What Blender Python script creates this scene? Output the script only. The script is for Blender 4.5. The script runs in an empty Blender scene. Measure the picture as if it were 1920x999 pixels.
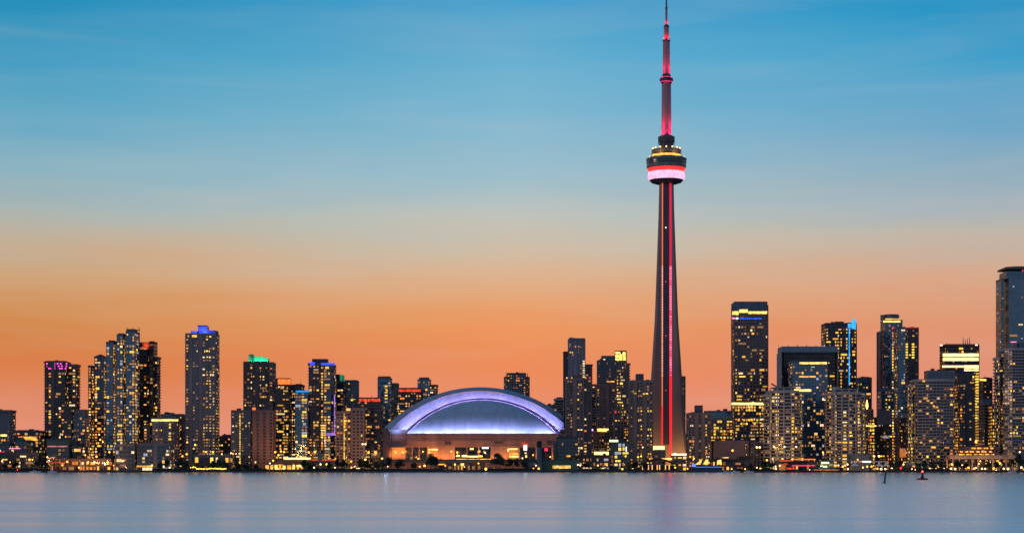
import bpy, bmesh, math, random
from mathutils import Vector, noise
R = math.radians
rng = random.Random(7)
SC = bpy.context.scene
COL = SC.collection

# ------------------------------------------------------------------ camera
F, HZ, CZ = 3475.0, 879.0, 3.0          # focal length in photo pixels, horizon row, eye height
cam_d = bpy.data.cameras.new("camera")
cam = bpy.data.objects.new("camera", cam_d); COL.objects.link(cam)
cam.location = (0, 0, CZ); cam.rotation_euler = (R(90), 0, 0)
cam_d.sensor_width = 36.0; cam_d.lens = 36.0 * F / 1920.0
cam_d.shift_y = (HZ - 499.5) / 1920.0
cam_d.clip_start = 1.0; cam_d.clip_end = 120000.0
SC.camera = cam

# ------------------------------------------------------------------ view
SC.view_settings.view_transform = 'Standard'
SC.view_settings.look = 'None'
SC.view_settings.exposure = 0.0
SC.view_settings.gamma = 1.0
SC.view_settings.use_curve_mapping = False
try:
    SC.cycles.max_bounces = 5; SC.cycles.diffuse_bounces = 2; SC.cycles.glossy_bounces = 3
    SC.cycles.sample_clamp_indirect = 1.5
    SC.cycles.use_denoising = True
except Exception:
    pass

def lin(r, g, b):
    def f(c):
        c /= 255.0
        return c / 12.92 if c <= 0.04045 else ((c + 0.055) / 1.055) ** 2.4
    return (f(r), f(g), f(b), 1.0)

# ------------------------------------------------------------------ sky: dusk, the afterglow to the north, dark blue behind us
W = bpy.data.worlds.new("World"); SC.world = W; W.use_nodes = True
nt = W.node_tree; nt.nodes.clear(); N = nt.nodes.new; L = nt.links.new
def math_node(t, op, a, b=None, clamp=False):
    n = t.nodes.new('ShaderNodeMath'); n.operation = op; n.use_clamp = clamp
    for i, v in enumerate((a, b)):
        if v is None: continue
        if isinstance(v, (int, float)): n.inputs[i].default_value = v
        else: t.links.new(v, n.inputs[i])
    return n.outputs[0]
def ramp_node(t, fac, stops):
    n = t.nodes.new('ShaderNodeValToRGB'); e = n.color_ramp.elements
    n.color_ramp.interpolation = 'LINEAR'
    stops = sorted(stops, key=lambda s: s[0])
    while len(e) < len(stops): e.new(0.5)
    for k, (p, c) in enumerate(stops):
        e[k].position = p; e[k].color = c
    t.links.new(fac, n.inputs[0]); return n.outputs[0]
def mix_node(t, fac, a, b, mode='MIX'):
    n = t.nodes.new('ShaderNodeMix'); n.data_type = 'RGBA'; n.blend_type = mode
    if isinstance(fac, (int, float)): n.inputs[0].default_value = fac
    else: t.links.new(fac, n.inputs[0])
    for i, v in ((6, a), (7, b)):
        if isinstance(v, tuple): n.inputs[i].default_value = v
        else: t.links.new(v, n.inputs[i])
    return n.outputs[2]
tc = N('ShaderNodeTexCoord'); sp = N('ShaderNodeSeparateXYZ'); L(tc.outputs['Generated'], sp.inputs[0])
dx, dy, dz = sp.outputs
hlen = math_node(nt, 'SQRT', math_node(nt, 'ADD', math_node(nt, 'MULTIPLY', dx, dx), math_node(nt, 'MULTIPLY', dy, dy)))
tanE = math_node(nt, 'DIVIDE', dz, math_node(nt, 'MAXIMUM', hlen, 0.001))
# thin high cloud streaks: noise squashed vertically bends the gradient a little
mp = N('ShaderNodeMapping'); mp.inputs['Scale'].default_value = (3.0, 3.0, 26.0); mp.inputs['Rotation'].default_value = (0.0, R(3), 0)
L(tc.outputs['Generated'], mp.inputs[0])
nz = N('ShaderNodeTexNoise'); nz.inputs['Scale'].default_value = 1.6; nz.inputs['Detail'].default_value = 4.0; nz.inputs['Roughness'].default_value = 0.55
L(mp.outputs[0], nz.inputs['Vector'])
wob = math_node(nt, 'MULTIPLY', math_node(nt, 'SUBTRACT', nz.outputs['Fac'], 0.5), 0.030)
tanW = math_node(nt, 'ADD', tanE, wob, clamp=True)
def stops(lst, k=1.0):
    out = [((HZ - y) / F * k, lin(*c)) for y, c in lst]
    out += [(0.36, lin(44, 132, 188)), (0.55, lin(40, 112, 170)), (1.0, lin(30, 78, 130))]
    return out
sky_l = ramp_node(nt, tanW, stops([(879, (218, 150, 138)), (790, (224, 142, 116)), (700, (217, 125, 76)), (630, (210, 132, 72)),
    (570, (209, 144, 88)), (510, (205, 164, 124)), (455, (190, 174, 152)), (400, (170, 180, 176)), (320, (138, 178, 192)), (220, (100, 168, 196)), (110, (58, 156, 194)), (0, (32, 142, 186))], .964))
sky_c = ramp_node(nt, tanW, stops([(879, (224, 150, 134)), (790, (232, 142, 110)), (690, (236, 138, 90)), (610, (236, 150, 94)),
    (560, (230, 162, 112)), (510, (221, 176, 138)), (460, (208, 188, 164)), (410, (190, 194, 186)), (330, (158, 190, 202)), (230, (130, 184, 208)), (120, (100, 174, 208)), (0, (66, 158, 204))]))
sky_r = ramp_node(nt, tanW, stops([(879, (216, 150, 146)), (790, (224, 146, 128)), (690, (226, 144, 116)), (610, (223, 145, 109)),
    (550, (219, 160, 126)), (495, (206, 172, 150)), (440, (190, 182, 170)), (390, (166, 178, 184)), (320, (144, 174, 190)), (220, (108, 166, 200)), (110, (66, 160, 202)), (0, (34, 148, 196))], .964))
az = math_node(nt, 'DIVIDE', dx, math_node(nt, 'MAXIMUM', dy, 0.05))
f_l = math_node(nt, 'MULTIPLY', az, -3.9, clamp=True)
f_r = math_node(nt, 'MULTIPLY', az, 3.9, clamp=True)
front = mix_node(nt, f_r, mix_node(nt, f_l, sky_c, sky_l), sky_r)
back = ramp_node(nt, math_node(nt, 'MAXIMUM', tanE, 0.0, clamp=True), [(0.0, lin(132, 134, 152)), (0.12, lin(124, 138, 166)), (0.3, lin(104, 132, 172)), (1.0, lin(58, 98, 148))])
f_b = math_node(nt, 'MULTIPLY', math_node(nt, 'SUBTRACT', 0.35, dy), 1.5, clamp=True)
grad = mix_node(nt, f_b, front, back)
# faint wisps, tilted a little
mp2 = N('ShaderNodeMapping'); mp2.inputs['Scale'].default_value = (2.2, 2.2, 20.0); mp2.inputs['Rotation'].default_value = (0.0, R(-7), 0)
L(tc.outputs['Generated'], mp2.inputs[0])
nz2 = N('ShaderNodeTexNoise'); nz2.inputs['Scale'].default_value = 2.4; nz2.inputs['Detail'].default_value = 5.0; nz2.inputs['Roughness'].default_value = 0.5; nz2.inputs['Distortion'].default_value = 0.6
L(mp2.outputs[0], nz2.inputs['Vector'])
wisp = math_node(nt, 'MULTIPLY', math_node(nt, 'SUBTRACT', nz2.outputs['Fac'], 0.45), 0.32, clamp=True)
grad = mix_node(nt, wisp, grad, lin(226, 206, 196))
bg1 = N('ShaderNodeBackground'); L(grad, bg1.inputs[0]); bg1.inputs[1].default_value = 1.0
nish = N('ShaderNodeTexSky'); nish.sky_type = 'NISHITA'; nish.sun_disc = False
nish.sun_elevation = R(1.0); nish.sun_rotation = R(-30)
bg2 = N('ShaderNodeBackground'); L(nish.outputs[0], bg2.inputs[0]); bg2.inputs[1].default_value = 0.002
add = N('ShaderNodeAddShader'); L(bg1.outputs[0], add.inputs[0]); L(bg2.outputs[0], add.inputs[1])
wo = N('ShaderNodeOutputWorld'); L(add.outputs[0], wo.inputs[0])

# the last of the sun, far round to the west and almost gone
sun_d = bpy.data.lights.new("sun", 'SUN'); sun_d.energy = 0.35; sun_d.angle = R(10); sun_d.color = (1.0, 0.62, 0.42)
sun = bpy.data.objects.new("sun", sun_d); COL.objects.link(sun)
sun.rotation_euler = Vector((1.0, 0.35, -0.16)).to_track_quat('-Z', 'Y').to_euler()

# ------------------------------------------------------------------ materials
MATS = {}
def base_mat(name):
    m = bpy.data.materials.new(name); m.use_nodes = True
    t = m.node_tree; return m, t, t.nodes['Principled BSDF']
def wall_mat(name, rgb, rough=0.8, vary=0.25, scale=0.12, metallic=0.0):
    if name in MATS: return MATS[name]
    m, t, p = base_mat(name)
    c = t.nodes.new('ShaderNodeTexCoord')
    mpn = t.nodes.new('ShaderNodeMapping'); mpn.inputs['Scale'].default_value = (1, 1, 0.35); t.links.new(c.outputs['Object'], mpn.inputs[0])
    n1 = t.nodes.new('ShaderNodeTexNoise'); n1.inputs['Scale'].default_value = scale; n1.inputs['Detail'].default_value = 5
    t.links.new(mpn.outputs[0], n1.inputs['Vector'])
    lo = tuple(v * (1 - vary) for v in rgb) + (1,); hi = tuple(min(1, v * (1 + vary)) for v in rgb) + (1,)
    t.links.new(ramp_node(t, n1.outputs['Fac'], [(0.3, lo), (0.7, hi)]), p.inputs['Base Color'])
    p.inputs['Roughness'].default_value = rough; p.inputs['Metallic'].default_value = metallic
    MATS[name] = m; return m
def glass_mat(name, dark, light, fh=3.0, cw=3.0, rough=0.12, tilt=0.10, spec=0.5, ior=1.8, tint=(1, 1, 1)):
    """Curtain wall: every pane has its own blinds (base colour) and its own slight tilt."""
    if name in MATS: return MATS[name]
    m, t, p = base_mat(name)
    c = t.nodes.new('ShaderNodeTexCoord')
    s = t.nodes.new('ShaderNodeVectorMath'); s.operation = 'SNAP'; s.inputs[1].default_value = (cw, cw * 40, fh)
    t.links.new(c.outputs['Object'], s.inputs[0])
    w = t.nodes.new('ShaderNodeTexWhiteNoise'); w.noise_dimensions = '3D'; t.links.new(s.outputs[0], w.inputs['Vector'])
    mid = tuple(a * 0.7 + b * 0.3 for a, b in zip(dark, light))
    t.links.new(ramp_node(t, w.outputs['Value'], [(0.0, dark + (1,)), (0.55, dark + (1,)), (0.8, mid + (1,)), (1.0, light + (1,))]), p.inputs['Base Color'])
    sb = t.nodes.new('ShaderNodeVectorMath'); sb.operation = 'SUBTRACT'; sb.inputs[1].default_value = (0.5, 0.5, 0.5); t.links.new(w.outputs['Color'], sb.inputs[0])
    scn = t.nodes.new('ShaderNodeVectorMath'); scn.operation = 'SCALE'; scn.inputs['Scale'].default_value = tilt; t.links.new(sb.outputs[0], scn.inputs[0])
    g = t.nodes.new('ShaderNodeNewGeometry')
    ad = t.nodes.new('ShaderNodeVectorMath'); ad.operation = 'ADD'; t.links.new(g.outputs['Normal'], ad.inputs[0]); t.links.new(scn.outputs[0], ad.inputs[1])
    nm = t.nodes.new('ShaderNodeVectorMath'); nm.operation = 'NORMALIZE'; t.links.new(ad.outputs[0], nm.inputs[0])
    t.links.new(nm.outputs[0], p.inputs['Normal'])
    p.inputs['Roughness'].default_value = rough; p.inputs['Specular IOR Level'].default_value = spec; p.inputs['IOR'].default_value = ior; p.inputs['Specular Tint'].default_value = tint + (1,)
    MATS[name] = m; return m
def glow_mat(name, rgb, strength, light=False, vary=0.0, cell=2.0, each=False):
    if name in MATS: return MATS[name]
    m, t, p = base_mat(name)
    p.inputs['Base Color'].default_value = (0.05, 0.05, 0.05, 1); p.inputs['Roughness'].default_value = 0.6
    p.inputs['Emission Color'].default_value = tuple(rgb) + (1,)
    p.inputs['Emission Strength'].default_value = strength
    if vary:
        # lamps behind the panes are not all alike
        c = t.nodes.new('ShaderNodeTexCoord'); s = t.nodes.new('ShaderNodeVectorMath'); s.operation = 'SNAP'; s.inputs[1].default_value = (cell, cell * 50, cell * 1.5)
        t.links.new(c.outputs['Object'], s.inputs[0])
        w = t.nodes.new('ShaderNodeTexWhiteNoise'); t.links.new(s.outputs[0], w.inputs['Vector'])
        t.links.new(math_node(t, 'MULTIPLY', math_node(t, 'ADD', math_node(t, 'MULTIPLY', w.outputs['Value'], 2 * vary), 1 - vary), strength), p.inputs['Emission Strength'])
    if each:
        # every lit room has its own brightness
        oi = t.nodes.new('ShaderNodeObjectInfo')
        t.links.new(math_node(t, 'ADD', math_node(t, 'MULTIPLY', oi.outputs['Random'], strength * 1.1), strength * .35), p.inputs['Emission Strength'])
    m.cycles.emission_sampling = 'AUTO' if light else 'NONE'
    MATS[name] = m; return m

G_NAVY = glass_mat('navy_glass', (0.012, 0.020, 0.034), (0.06, 0.085, 0.115), ior=2.0, tint=(0.7, 0.9, 1.0))
G_BLUE = glass_mat('blue_glass', (0.016, 0.045, 0.07), (0.06, 0.12, 0.165), tilt=0.08, ior=2.5, tint=(0.5, 0.85, 1.0))
G_TEAL = glass_mat('teal_glass', (0.008, 0.03, 0.038), (0.03, 0.07, 0.08))
G_BLACK = glass_mat('black_glass', (0.006, 0.006, 0.009), (0.06, 0.055, 0.06), ior=1.6)
G_BROWN = glass_mat('brown_glass', (0.018, 0.014, 0.016), (0.09, 0.075, 0.07), ior=1.6)
W_GREY = wall_mat('grey_concrete', (0.18, 0.165, 0.17))
W_DARK = wall_mat('dark_cladding', (0.085, 0.08, 0.088))
W_SLATE = wall_mat('slate_blue_cladding', (0.095, 0.135, 0.17))
W_WHITE = wall_mat('white_concrete', (0.36, 0.33, 0.31), vary=0.12)
W_TAUPE = wall_mat('taupe_concrete', (0.20, 0.15, 0.135))
W_PINK = wall_mat('pinkish_concrete', (0.25, 0.165, 0.15))
W_BROWN = wall_mat('brown_brick', (0.17, 0.105, 0.09))
W_TEAL = wall_mat('teal_cladding', (0.012, 0.06, 0.07))
W_BLACK = wall_mat('black_cladding', (0.02, 0.02, 0.024))
WIN = {
    'amber': glow_mat('amber_window_light', (1.0, 0.43, 0.05), 1.15, each=True),
    'yellow': glow_mat('yellow_window_light', (1.0, 0.60, 0.07), 1.3, each=True),
    'warm': glow_mat('warm_white_window_light', (1.0, 0.70, 0.34), 1.15, each=True),
    'orange': glow_mat('orange_window_light', (1.0, 0.27, 0.035), .85, each=True),
    'ember': glow_mat('ember_window_light', (1.0, 0.30, 0.06), 0.22),
    'dim': glow_mat('dim_window_light', (1.0, 0.48, 0.16), 0.35),
    'pale': glow_mat('pale_window_light', (0.8, 0.85, 1.0), 0.45),
    'magenta': glow_mat('magenta_window_light', (1.0, 0.07, 0.65), 1.8),
}

# ------------------------------------------------------------------ mesh helpers
def PX(px, Y): return (px - 960.0) / F * Y
def PZ(py, Y): return CZ + (HZ - py) / F * Y
GZ = 1.6
class MB:
    def __init__(s): s.v = []; s.f = []; s.mi = []; s.smooth = False
    def poly(s, pts, m=0):
        b = len(s.v); s.v += pts; s.f.append(tuple(range(b, b + len(pts)))); s.mi.append(m)
    def box(s, x0, x1, y0, y1, z0, z1, m=0):
        b = len(s.v)
        s.v += [(x0, y0, z0), (x1, y0, z0), (x1, y1, z0), (x0, y1, z0), (x0, y0, z1), (x1, y0, z1), (x1, y1, z1), (x0, y1, z1)]
        for q in ((3, 2, 1, 0), (4, 5, 6, 7), (0, 1, 5, 4), (1, 2, 6, 5), (2, 3, 7, 6), (3, 0, 4, 7)):
            s.f.append(tuple(b + i for i in q)); s.mi.append(m)
    def prism(s, plan, z0, z1, m=0, top=None):
        n = len(plan); b = len(s.v); top = top or plan
        s.v += [(x, y, z0) for x, y in plan] + [(x, y, z1) for x, y in top]
        s.f.append(tuple(b + i for i in reversed(range(n)))); s.f.append(tuple(b + n + i for i in range(n))); s.mi += [m, m]
        for i in range(n):
            j = (i + 1) % n
            s.f.append((b + i, b + j, b + n + j, b + n + i)); s.mi.append(m)
    def lathe(s, prof, cx, cy, seg=24, m=0):
        b = len(s.v)
        for r, z in prof:
            for k in range(seg):
                a = 2 * math.pi * k / seg
                s.v.append((cx + r * math.cos(a), cy + r * math.sin(a), z))
        for i in range(len(prof) - 1):
            for k in range(seg):
                j = (k + 1) % seg
                s.f.append((b + i * seg + k, b + i * seg + j, b + (i + 1) * seg + j, b + (i + 1) * seg + k)); s.mi.append(m)
        s.f.append(tuple(b + k for k in reversed(range(seg)))); s.mi.append(m)
        e = b + (len(prof) - 1) * seg
        s.f.append(tuple(e + k for k in range(seg))); s.mi.append(m)
    def tube(s, p, q, r0, r1=None, seg=6, m=0):
        r1 = r0 if r1 is None else r1
        p = Vector(p); q = Vector(q); d = (q - p).normalized()
        u = d.orthogonal().normalized(); w = d.cross(u); b = len(s.v)
        for c, r in ((p, r0), (q, r1)):
            for k in range(seg):
                a = 2 * math.pi * k / seg
                s.v.append(tuple(c + (u * math.cos(a) + w * math.sin(a)) * r))
        for k in range(seg):
            j = (k + 1) % seg
            s.f.append((b + k, b + j, b + seg + j, b + seg + k)); s.mi.append(m)
        s.f.append(tuple(b + k for k in reversed(range(seg)))); s.f.append(tuple(b + seg + k for k in range(seg))); s.mi += [m, m]
    def ball(s, c, r, m=0, rows=5, seg=8, sz=1.0):
        prof = [(max(0.02, r * math.sin(math.pi * i / rows)), c[2] - r * sz * math.cos(math.pi * i / rows)) for i in range(rows + 1)]
        s.lathe(prof, c[0], c[1], seg, m)
    def build(s, name, mats, parent=None, loc=(0, 0, 0), smooth=False):
        me = bpy.data.meshes.new(name)
        ox, oy, oz = parent['org'] if parent is not None and 'org' in parent else loc
        me.from_pydata([(x - ox, y - oy, z - oz) for x, y, z in s.v], [], s.f)
        if not isinstance(mats, (list, tuple)): mats = [mats]
        for m in mats: me.materials.append(m)
        if len(mats) > 1: me.polygons.foreach_set('material_index', s.mi)
        if smooth: me.polygons.foreach_set('use_smooth', [True] * len(me.polygons))
        me.update()
        o = bpy.data.objects.new(name, me); COL.objects.link(o)
        if parent is not None: o.parent = parent
        else: o.location = loc
        return o
def root(name, loc, label, cat, group=None):
    o = bpy.data.objects.new(name, None); COL.objects.link(o); o.location = loc; o.empty_display_size = 1.0
    o['org'] = tuple(loc); tag(o, label, cat, group); return o
def tag(o, label, cat, group=None):
    o['label'] = label; o['category'] = cat
    if group: o['group'] = group
def local(o, p):
    q = o['org']; return (p[0] - q[0], p[1] - q[1], p[2] - q[2])
def copy_tree(r, loc):
    c = r.copy(); COL.objects.link(c); c.location = loc; c['org'] = tuple(loc)
    for ch in list(r.children):
        d = ch.copy(); COL.objects.link(d); d.parent = c
        for g in list(ch.children):
            e = g.copy(); COL.objects.link(e); e.parent = d
    return c
def lamp(kind, name, loc, energy, color, parent=None, size=0.3, **kw):
    d = bpy.data.lights.new(name, kind); d.energy = energy; d.color = color
    if kind == 'AREA': d.size = size
    else: d.shadow_soft_size = size
    for k, v in kw.items():
        if k != 'aim': setattr(d, k, v)
    o = bpy.data.objects.new(name, d); COL.objects.link(o)
    o.location = local(parent, loc) if parent is not None else loc
    if parent is not None: o.parent = parent
    if 'aim' in kw:
        o.rotation_euler = (Vector(kw['aim']) - Vector(loc)).to_track_quat('-Z', 'Y').to_euler()
    return o

# ------------------------------------------------------------------ the setting
def noise_mat(name, a, b, scale, rough):
    return wall_mat(name, tuple((x + y) / 2 for x, y in zip(a, b)), rough=rough, vary=0.3, scale=scale)
QUAY = 1737.0
def water_mat():
    m, t, p = base_mat('lake_water')
    p.inputs['Base Color'].default_value = (0.98, 0.955, 0.93, 1); p.inputs['IOR'].default_value = 1.33; p.inputs['Metallic'].default_value = 0.95
    p.inputs['Roughness'].default_value = 0.22
    c = t.nodes.new('ShaderNodeTexCoord')
    # wind patches: some of the surface is rougher than the rest
    mp2 = t.nodes.new('ShaderNodeMapping'); mp2.inputs['Scale'].default_value = (0.006, 0.07, 1); mp2.inputs['Location'].default_value = (0.37, 0.41, 0.53); t.links.new(c.outputs['Object'], mp2.inputs[0])
    n2 = t.nodes.new('ShaderNodeTexNoise'); n2.inputs['Scale'].default_value = 1.0; n2.inputs['Detail'].default_value = 6; n2.inputs['Roughness'].default_value = 0.6
    t.links.new(mp2.outputs[0], n2.inputs['Vector'])
    # the open water is choppier than the sheltered basin before the quay
    sy = t.nodes.new('ShaderNodeSeparateXYZ'); t.links.new(c.outputs['Object'], sy.inputs[0])
    ly = math_node(t, 'LOGARITHM', math_node(t, 'MAXIMUM', sy.outputs[1], 20.0), 10.0)
    mr = t.nodes.new('ShaderNodeMapRange'); mr.inputs['From Min'].default_value = 1.9; mr.inputs['From Max'].default_value = 3.0; mr.inputs['To Min'].default_value = 0.285; mr.inputs['To Max'].default_value = 0.155
    t.links.new(ly, mr.inputs['Value'])
    r = math_node(t, 'MULTIPLY', math_node(t, 'ADD', math_node(t, 'MULTIPLY', n2.outputs['Fac'], 1.1), 0.45), mr.outputs[0])
    t.links.new(r, p.inputs['Roughness'])
    return m
mb = MB(); mb.poly([(-4000, -3000, 0), (4000, -3000, 0), (4000, QUAY + 1, 0), (-4000, QUAY + 1, 0)])
o = mb.build('lake_water', water_mat()); o['kind'] = 'structure'
mb = MB(); mb.poly([(-60000, QUAY + 1.2, GZ), (60000, QUAY + 1.2, GZ), (60000, 90000, GZ), (-60000, 90000, GZ)])
o = mb.build('city_ground', wall_mat('asphalt_ground', (0.05, 0.05, 0.052), rough=0.9)); o['kind'] = 'structure'
mb = MB(); mb.box(-3000, 3000, QUAY, QUAY + 1.2, -3, GZ + 0.12); mb.box(-3000, 3000, QUAY - 0.25, QUAY, 0.5, 0.9)
o = mb.build('quay_edge', wall_mat('wet_quay_concrete', (0.05, 0.05, 0.055))); o['kind'] = 'structure'
mb = MB(); mb.poly([(-1500, QUAY + 1.3, GZ + 0.02), (1500, QUAY + 1.3, GZ + 0.02), (1500, QUAY + 12, GZ + 0.02), (-1500, QUAY + 12, GZ + 0.02)])
o = mb.build('promenade_pavement', wall_mat('promenade_paving', (0.16, 0.15, 0.14))); o['kind'] = 'structure'

# ------------------------------------------------------------------ buildings
STY = {
    # glass, frame, floor height, column width, slab thickness, slab reach, pier width, pier reach, lit share, colours of lit windows
    'glass': (G_NAVY, W_SLATE, 3.0, 3.2, .42, .25, .30, .20, .16, ('amber', 'yellow', 'amber', 'warm', 'orange', 'dim', 'dim')),
    'blue': (G_BLUE, W_SLATE, 3.0, 3.2, .34, .18, .24, .15, .13, ('amber', 'yellow', 'amber', 'warm', 'dim', 'dim', 'pale')),
    'teal': (G_TEAL, W_TEAL, 3.4, 3.6, .5, .25, .3, .2, .05, ('pale', 'warm', 'amber')),
    'balc': (G_BLACK, W_GREY, 3.0, 3.4, .75, 1.2, .3, .3, .17, ('amber', 'yellow', 'amber', 'warm', 'orange', 'dim')),
    'bdark': (G_BLACK, W_DARK, 3.0, 3.3, .6, .9, .3, .3, .16, ('amber', 'yellow', 'amber', 'warm', 'orange', 'dim')),
    'conc': (G_BLACK, W_TAUPE, 3.0, 3.4, .95, .30, 1.0, .25, .12, ('amber', 'yellow', 'orange', 'warm', 'dim')),
    'grey': (G_NAVY, W_GREY, 3.0, 3.3, .9, .30, .9, .25, .12, ('amber', 'yellow', 'warm', 'dim')),
    'white': (G_BLACK, W_WHITE, 3.3, 4.2, 1.0, 1.3, 0, .5, .22, ('amber', 'yellow', 'yellow', 'warm', 'dim')),
    'office': (G_BLACK, W_DARK, 3.8, 3.4, 1.2, .15, 1.0, .12, .13, ('amber', 'yellow', 'warm', 'dim')),
    'pink': (G_BROWN, W_PINK, 3.2, 3.4, 1.1, .30, 1.1, .25, .11, ('amber', 'yellow', 'orange')),
    'brick': (G_BLACK, W_BROWN, 3.1, 3.5, 1.2, .25, 1.3, .2, .14, ('amber', 'orange', 'yellow')),
    'lit': (G_BROWN, W_TAUPE, 3.4, 3.4, .8, .3, .4, .25, .6, ('yellow', 'amber', 'yellow', 'orange')),
    'park': (G_BROWN, W_GREY, 3.2, 5.0, .9, .5, .5, .4, .85, ('yellow', 'yellow', 'amber', 'warm')),
    'black': (G_BLACK, W_BLACK, 3.6, 3.4, .8, .15, .5, .12, .08, ('amber', 'yellow', 'dim')),
}
def offset(plan, d):
    n = len(plan); out = []
    for i in range(n):
        a, b, c = plan[i - 1], plan[i], plan[(i + 1) % n]
        e1 = Vector((b[0] - a[0], b[1] - a[1])).normalized(); e2 = Vector((c[0] - b[0], c[1] - b[1])).normalized()
        n1 = Vector((e1.y, -e1.x)); n2 = Vector((e2.y, -e2.x)); k = n1 + n2
        k = k / max(0.35, k.length_squared / 2)
        out.append((b[0] + k.x * d, b[1] + k.y * d))
    return out
def make_plan(kind, X0, X1, Y0, Y1):
    w = X1 - X0; d = Y1 - Y0
    if kind == 'bow':          # front bulges toward the lake
        pts = [(X0 + w * (0.5 - 0.5 * math.cos(math.pi * k / 8)), Y0 + d * .25 * (1 - math.sin(math.pi * k / 8))) for k in range(9)]
        return pts + [(X1, Y1), (X0, Y1)]
    if kind == 'round':
        return [(X0 + w / 2 + w / 2 * math.cos(2 * math.pi * k / 20), Y0 + d / 2 + d / 2 * math.sin(2 * math.pi * k / 20)) for k in range(20)]
    if kind == 'chamfer':
        c = min(w, d) * .22
        return [(X0 + c, Y0), (X1 - c, Y0), (X1, Y0 + c), (X1, Y1), (X0, Y1), (X0, Y0 + c)]
    if kind == 'skewr':        # right end runs back
        return [(X0, Y0), (X1, Y0 + d * .6), (X1, Y1), (X0, Y1)]
    if kind == 'skewl':
        return [(X0, Y0 + d * .6), (X1, Y0), (X1, Y1), (X0, Y1)]
    return [(X0, Y0), (X1, Y0), (X1, Y1), (X0, Y1)]
WIN_BASE = {}
def window_base(m):
    if m not in WIN_BASE:
        b = MB(); b.box(-.5, .5, -1, 0, -.5, .5)
        me = bpy.data.meshes.new('window'); me.from_pydata(b.v, [], b.f); me.materials.append(WIN[m]); me.update()
        WIN_BASE[m] = me
    return WIN_BASE[m]
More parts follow.
